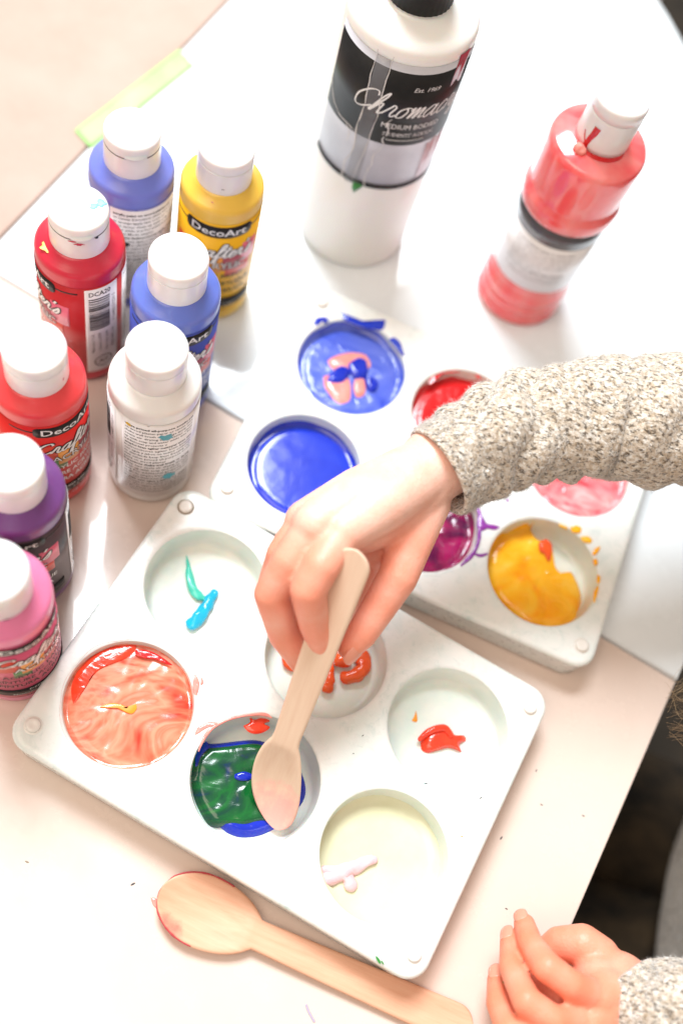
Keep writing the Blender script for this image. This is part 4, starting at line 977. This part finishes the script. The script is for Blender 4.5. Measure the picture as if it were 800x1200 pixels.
# eyes (looking down at the tray)
for sy in (-1, 1):
    m = MB(); c = HD-PL+Vector((-57, sy*22, -20)); m.add([c+u*9 for u in uv_], uf_); m.build('eye', mat_plain('eye', (.8, .78, .75), .1, coat=.8), per)

# sweater: two sleeves and the torso, one garment
def loft(mb, keys, n=150, sub=60, cuff=True, seed=0, fold=1.0, sy=1.0):
    """keys (Vector, r) from the cuff inwards"""
    P = cr([tuple(k[0])+(k[1],) for k in keys], sub); Q = [Vector(p[:3]) for p in P]; vs = []; fs = []; rows = []
    up = Vector((0, 0, 1)); s = 0
    frames = []
    for i in range(len(Q)):
        T = (Q[min(i+1, len(Q)-1)]-Q[max(i-1, 0)]).normalized(); A = T.cross(up).normalized(); Bv = A.cross(T).normalized()
        if i: s += (Q[i]-Q[i-1]).length
        frames.append((Q[i], T, A, Bv, P[i][3], s))
    if cuff:                                # turned-in hem
        q, T, A, Bv, r, _ = frames[0]
        pre = [(q+T*9, T, A, Bv, r-3.2, 0, 0), (q+T*3, T, A, Bv, r-2.9, 0, 0), (q-T*.6, T, A, Bv, r-2.0, 0, 0), (q-T*1.2, T, A, Bv, r-.9, 0, 0), (q-T*.5, T, A, Bv, r-.1, 0, 0)]
    else: pre = []
    rows = pre+[f+(1,) for f in frames]
    for q, T, A, Bv, r, s_, k in rows:
        for j in range(n):
            a = 2*math.pi*j/n; d = A*math.cos(a)+Bv*math.sin(a)*sy
            rr = r; p = q+d*r
            if k:
                ramp_ = min(1, s_/14)
                g = noise.noise(Vector((s_*.060+.6*math.sin(a+seed), math.cos(a)*.8+seed, math.sin(a)*.8)))
                g2 = noise.noise(Vector((s_*.13+1.2*math.cos(a*1+1), math.cos(a)*1.3, math.sin(a)*1.3+seed)))
                rr += fold*ramp_*(3.5*(abs(g)*1.8-.35)+1.5*g2)
                rr += .28*noise.noise(p*.9)+.30*noise.noise(p*.45)
            vs.append(q+d*rr-PL)
    R = len(rows)
    for i in range(R-1):
        for j in range(n):
            jj = (j+1) % n; fs.append((i*n+j, i*n+jj, (i+1)*n+jj, (i+1)*n+j))
    mb.add(vs, fs, 0); return vs, n, R
sw = MB()
kr = [(tv(514, 553, 88), 19.2), (tv(536, 540, 89), 20.0), (tv(570, 520, 91), 21.0), (tv(625, 501, 93), 22.5), (tv(700, 490, 95), 24.5), (tv(770, 494, 97), 26), (E_R, 29), (Vector((215, 300, 120)), 36), (SH_R, 42), (Vector((260, 220, 168)), 46)]
vr, nr, Rr = loft(sw, kr, 190, 46, seed=1.3)
kl = [(tv(727, 1160, 28), 17.5), (tv(745, 1182, 31), 19), (tv(775, 1200, 35), 21), (tv(815, 1215, 40), 23), (E_L, 28), (Vector((255, 45, 100)), 36), (SH_L, 42), (Vector((265, 145, 168)), 46)]
vl, nl_, Rl = loft(sw, kl, 170, 40, seed=4.1)
kt = [(Vector((245, 182, 214)), 36), (Vector((258, 182, 190)), 52), (Vector((280, 182, 150)), 66), (Vector((300, 182, 80)), 70), (Vector((318, 180, 0)), 74), (Vector((324, 178, -90)), 78), (Vector((326, 176, -150)), 80), (Vector((327, 176, -158)), 74)]
# torso rings wider across the shoulders than front to back
P = cr([tuple(k[0])+(k[1],) for k in kt], 16); vs = []; fs = []; n = 120
for p in P:
    for j in range(n):
        a = 2*math.pi*j/n; q = Vector(p[:3]); r = p[3]; d = Vector((math.cos(a)*r*.92, math.sin(a)*r*1.45, 0))
        g = 3.5*noise.noise(Vector((math.cos(a)*1.5, math.sin(a)*2.2, p[2]*.02)))+1.5*noise.noise(q*.05+d*.05)
        vs.append(q+d*(1+g/r)-PL)
for i in range(len(P)-1):
    for j in range(n): jj = (j+1) % n; fs.append((i*n+j, i*n+jj, (i+1)*n+jj, (i+1)*n+j))
sw.add(vs, fs, 0)
# loose wool fibres standing off the knit
rnd = random.Random(11)
def fuzz(vs, n, R, count, rmax):
    fv = []; ff = []
    for _ in range(count):
        i = rnd.randrange(6, int(R*rmax)); j = rnd.randrange(n); p = vs[i*n+j]
        ctr = sum((vs[i*n+(j+k*n//4) % n] for k in range(4)), Vector())/4
        nrm = (p-ctr).normalized(); t = Vector((rnd.uniform(-1, 1), rnd.uniform(-1, 1), rnd.uniform(-1, 1)))
        d = (nrm*.6+t*.8).normalized(); L = rnd.uniform(.7, 2.1); sd = d.cross(Vector((rnd.random(), rnd.random(), rnd.random()))).normalized()*.07
        q = p+nrm*.1; md_ = q+d*L*.5; e = q+(d*.8+t*.35)*L
        o = len(fv); fv += [q-sd, q+sd, md_+sd*.8, md_-sd*.8, e]; ff += [(o, o+1, o+2, o+3), (o+3, o+2, o+4)]
    sw.add(fv, ff, 1)
fuzz(vr, nr, Rr, 26000, .62); fuzz(vl, nl_, Rl, 12000, .45)
swo = sw.build('sweater', [M_KNIT, M_FUZZ], per)
# hair: cap over the skull and long strands falling forward
M_H = M_HAIR; hm = MB(); hd = HD-PL
for k in range(2600):
    th = rnd.uniform(0, 2*math.pi); ph = rnd.uniform(0, 1.25); d = Vector((math.cos(th)*math.sin(ph)+.12, math.sin(th)*math.sin(ph), math.cos(ph))).normalized()
    p0 = hd+d*66; out = Vector((d.x, d.y, 0)); out = out.normalized() if out.length > .05 else Vector((1, 0, 0))
    if out.x < -.35 and abs(out.y) < .6: out = Vector((out.x*.3, math.copysign(1, out.y), 0)).normalized()
    L = rnd.uniform(.85, 1.1); p1 = hd+out*72+Vector((0, 0, -10*L)); p2_ = hd+out*(74+rnd.uniform(-4, 8))+Vector((6, 0, -95*L)); p3 = hd+out*(66+rnd.uniform(-8, 14))+Vector((8, 0, -160*L))
    pts_ = cr([tuple(p0), tuple(p0.lerp(p1, .5)+d*10), tuple(p1), tuple(p2_), tuple(p3)], 4); fv = []; ff = []; w = .55
    sd = out.cross(Vector((0, 0, 1))).normalized()
    for i, q in enumerate(pts_):
        ww = w*(1-.8*i/len(pts_)); q = Vector(q)+out*.3*math.sin(k)*i*.2; fv += [q-sd*ww, q+sd*ww, q+out*ww]
    for i in range(len(pts_)-1):
        for a_, b_ in ((0, 1), (1, 2), (2, 0)): ff.append((3*i+a_, 3*i+b_, 3*i+3+b_, 3*i+3+a_))
    hm.add(fv, ff)
for k in range(90):                       # wisps that hang forward over the lap, tips near the table corner
    e = at(rnd.uniform(778, 812), rnd.uniform(796, 872), rnd.uniform(10, 45)); s0 = HD+Vector((-20, rnd.uniform(-55, 40), -50))
    c1_ = s0+Vector((-8, 0, -70)); c2_ = e+Vector((rnd.uniform(8, 26), rnd.uniform(-10, 14), rnd.uniform(12, 40)))
    pts_ = cr([tuple(s0-PL), tuple(c1_-PL), tuple(c2_-PL), tuple(e-PL)], 9); fv = []; ff = []
    for i, q in enumerate(pts_):
        ww = .16*(1-.75*i/len(pts_)); q = Vector(q); fv += [q+Vector((0, -ww, 0)), q+Vector((0, ww, 0)), q+Vector((ww, 0, ww))]
    for i in range(len(pts_)-1):
        for a_, b_ in ((0, 1), (1, 2), (2, 0)): ff.append((3*i+a_, 3*i+b_, 3*i+3+b_, 3*i+3+a_))
    hm.add(fv, ff)
hm.build('hair', M_HAIR, per)
# trousers: hips and thighs reaching under the table
tr_ = MB()
for sy in (-1, 1):
    P = cr([(310, 178+sy*38, -215, 52), (250, 178+sy*44, -235, 50), (130, 178+sy*52, -250, 44), (20, 178+sy*56, -255, 38), (5, 178+sy*56, -330, 36), (5, 178+sy*56, -600, 28)], 8)
    Q = [Vector(p[:3]) for p in P]; vs = []; fs = []; n = 40
    for i, p in enumerate(P):
        T = (Q[min(i+1, len(Q)-1)]-Q[max(i-1, 0)]).normalized(); A = Vector((0, 1, 0)); Bv = T.cross(A).normalized()
        for j in range(n): a = 2*math.pi*j/n; d = A*math.cos(a)+Bv*math.sin(a); vs.append(Q[i]+d*(p[3]+2.5*noise.noise(Q[i]*.03+d*1.3))-PL)
    for i in range(len(P)-1):
        for j in range(n): jj = (j+1) % n; fs.append((i*n+j, i*n+jj, (i+1)*n+jj, (i+1)*n+j))
    fs.append(tuple(range(n))); tr_.add(vs, fs)
tr_.build('trousers', M_TROUSER, per)

# ------------------------------------------------------------------ light
w = bpy.data.worlds.new('World'); sc.world = w; w.use_nodes = True
bg = w.node_tree.nodes['Background']; bg.inputs[0].default_value = (1.0, .91, .82, 1); bg.inputs[1].default_value = .47
def area(name, loc, tgt, sx, sy, power, col):
    l = bpy.data.lights.new(name, 'AREA'); l.shape = 'RECTANGLE'; l.size = sx*S; l.size_y = sy*S; l.energy = power; l.color = col
    o = bpy.data.objects.new(name, l); COL.objects.link(o); o.location = Vector(loc)*S
    o.rotation_euler = (Vector(tgt)-Vector(loc)).to_track_quat('-Z', 'Y').to_euler(); return o
area('window_light', (-1070, 1650, 2800), (0, 200, 0), 1300, 1300, 158, (.88, .95, 1.0))
area('room_light', (-600, -500, 1900), (0, 150, 0), 1300, 1300, 17, (1.0, .84, .68))
sc.view_settings.view_transform = 'Standard'; sc.view_settings.look = 'None'; sc.view_settings.exposure = 0.24; sc.view_settings.gamma = 1
sc.render.engine = 'CYCLES'
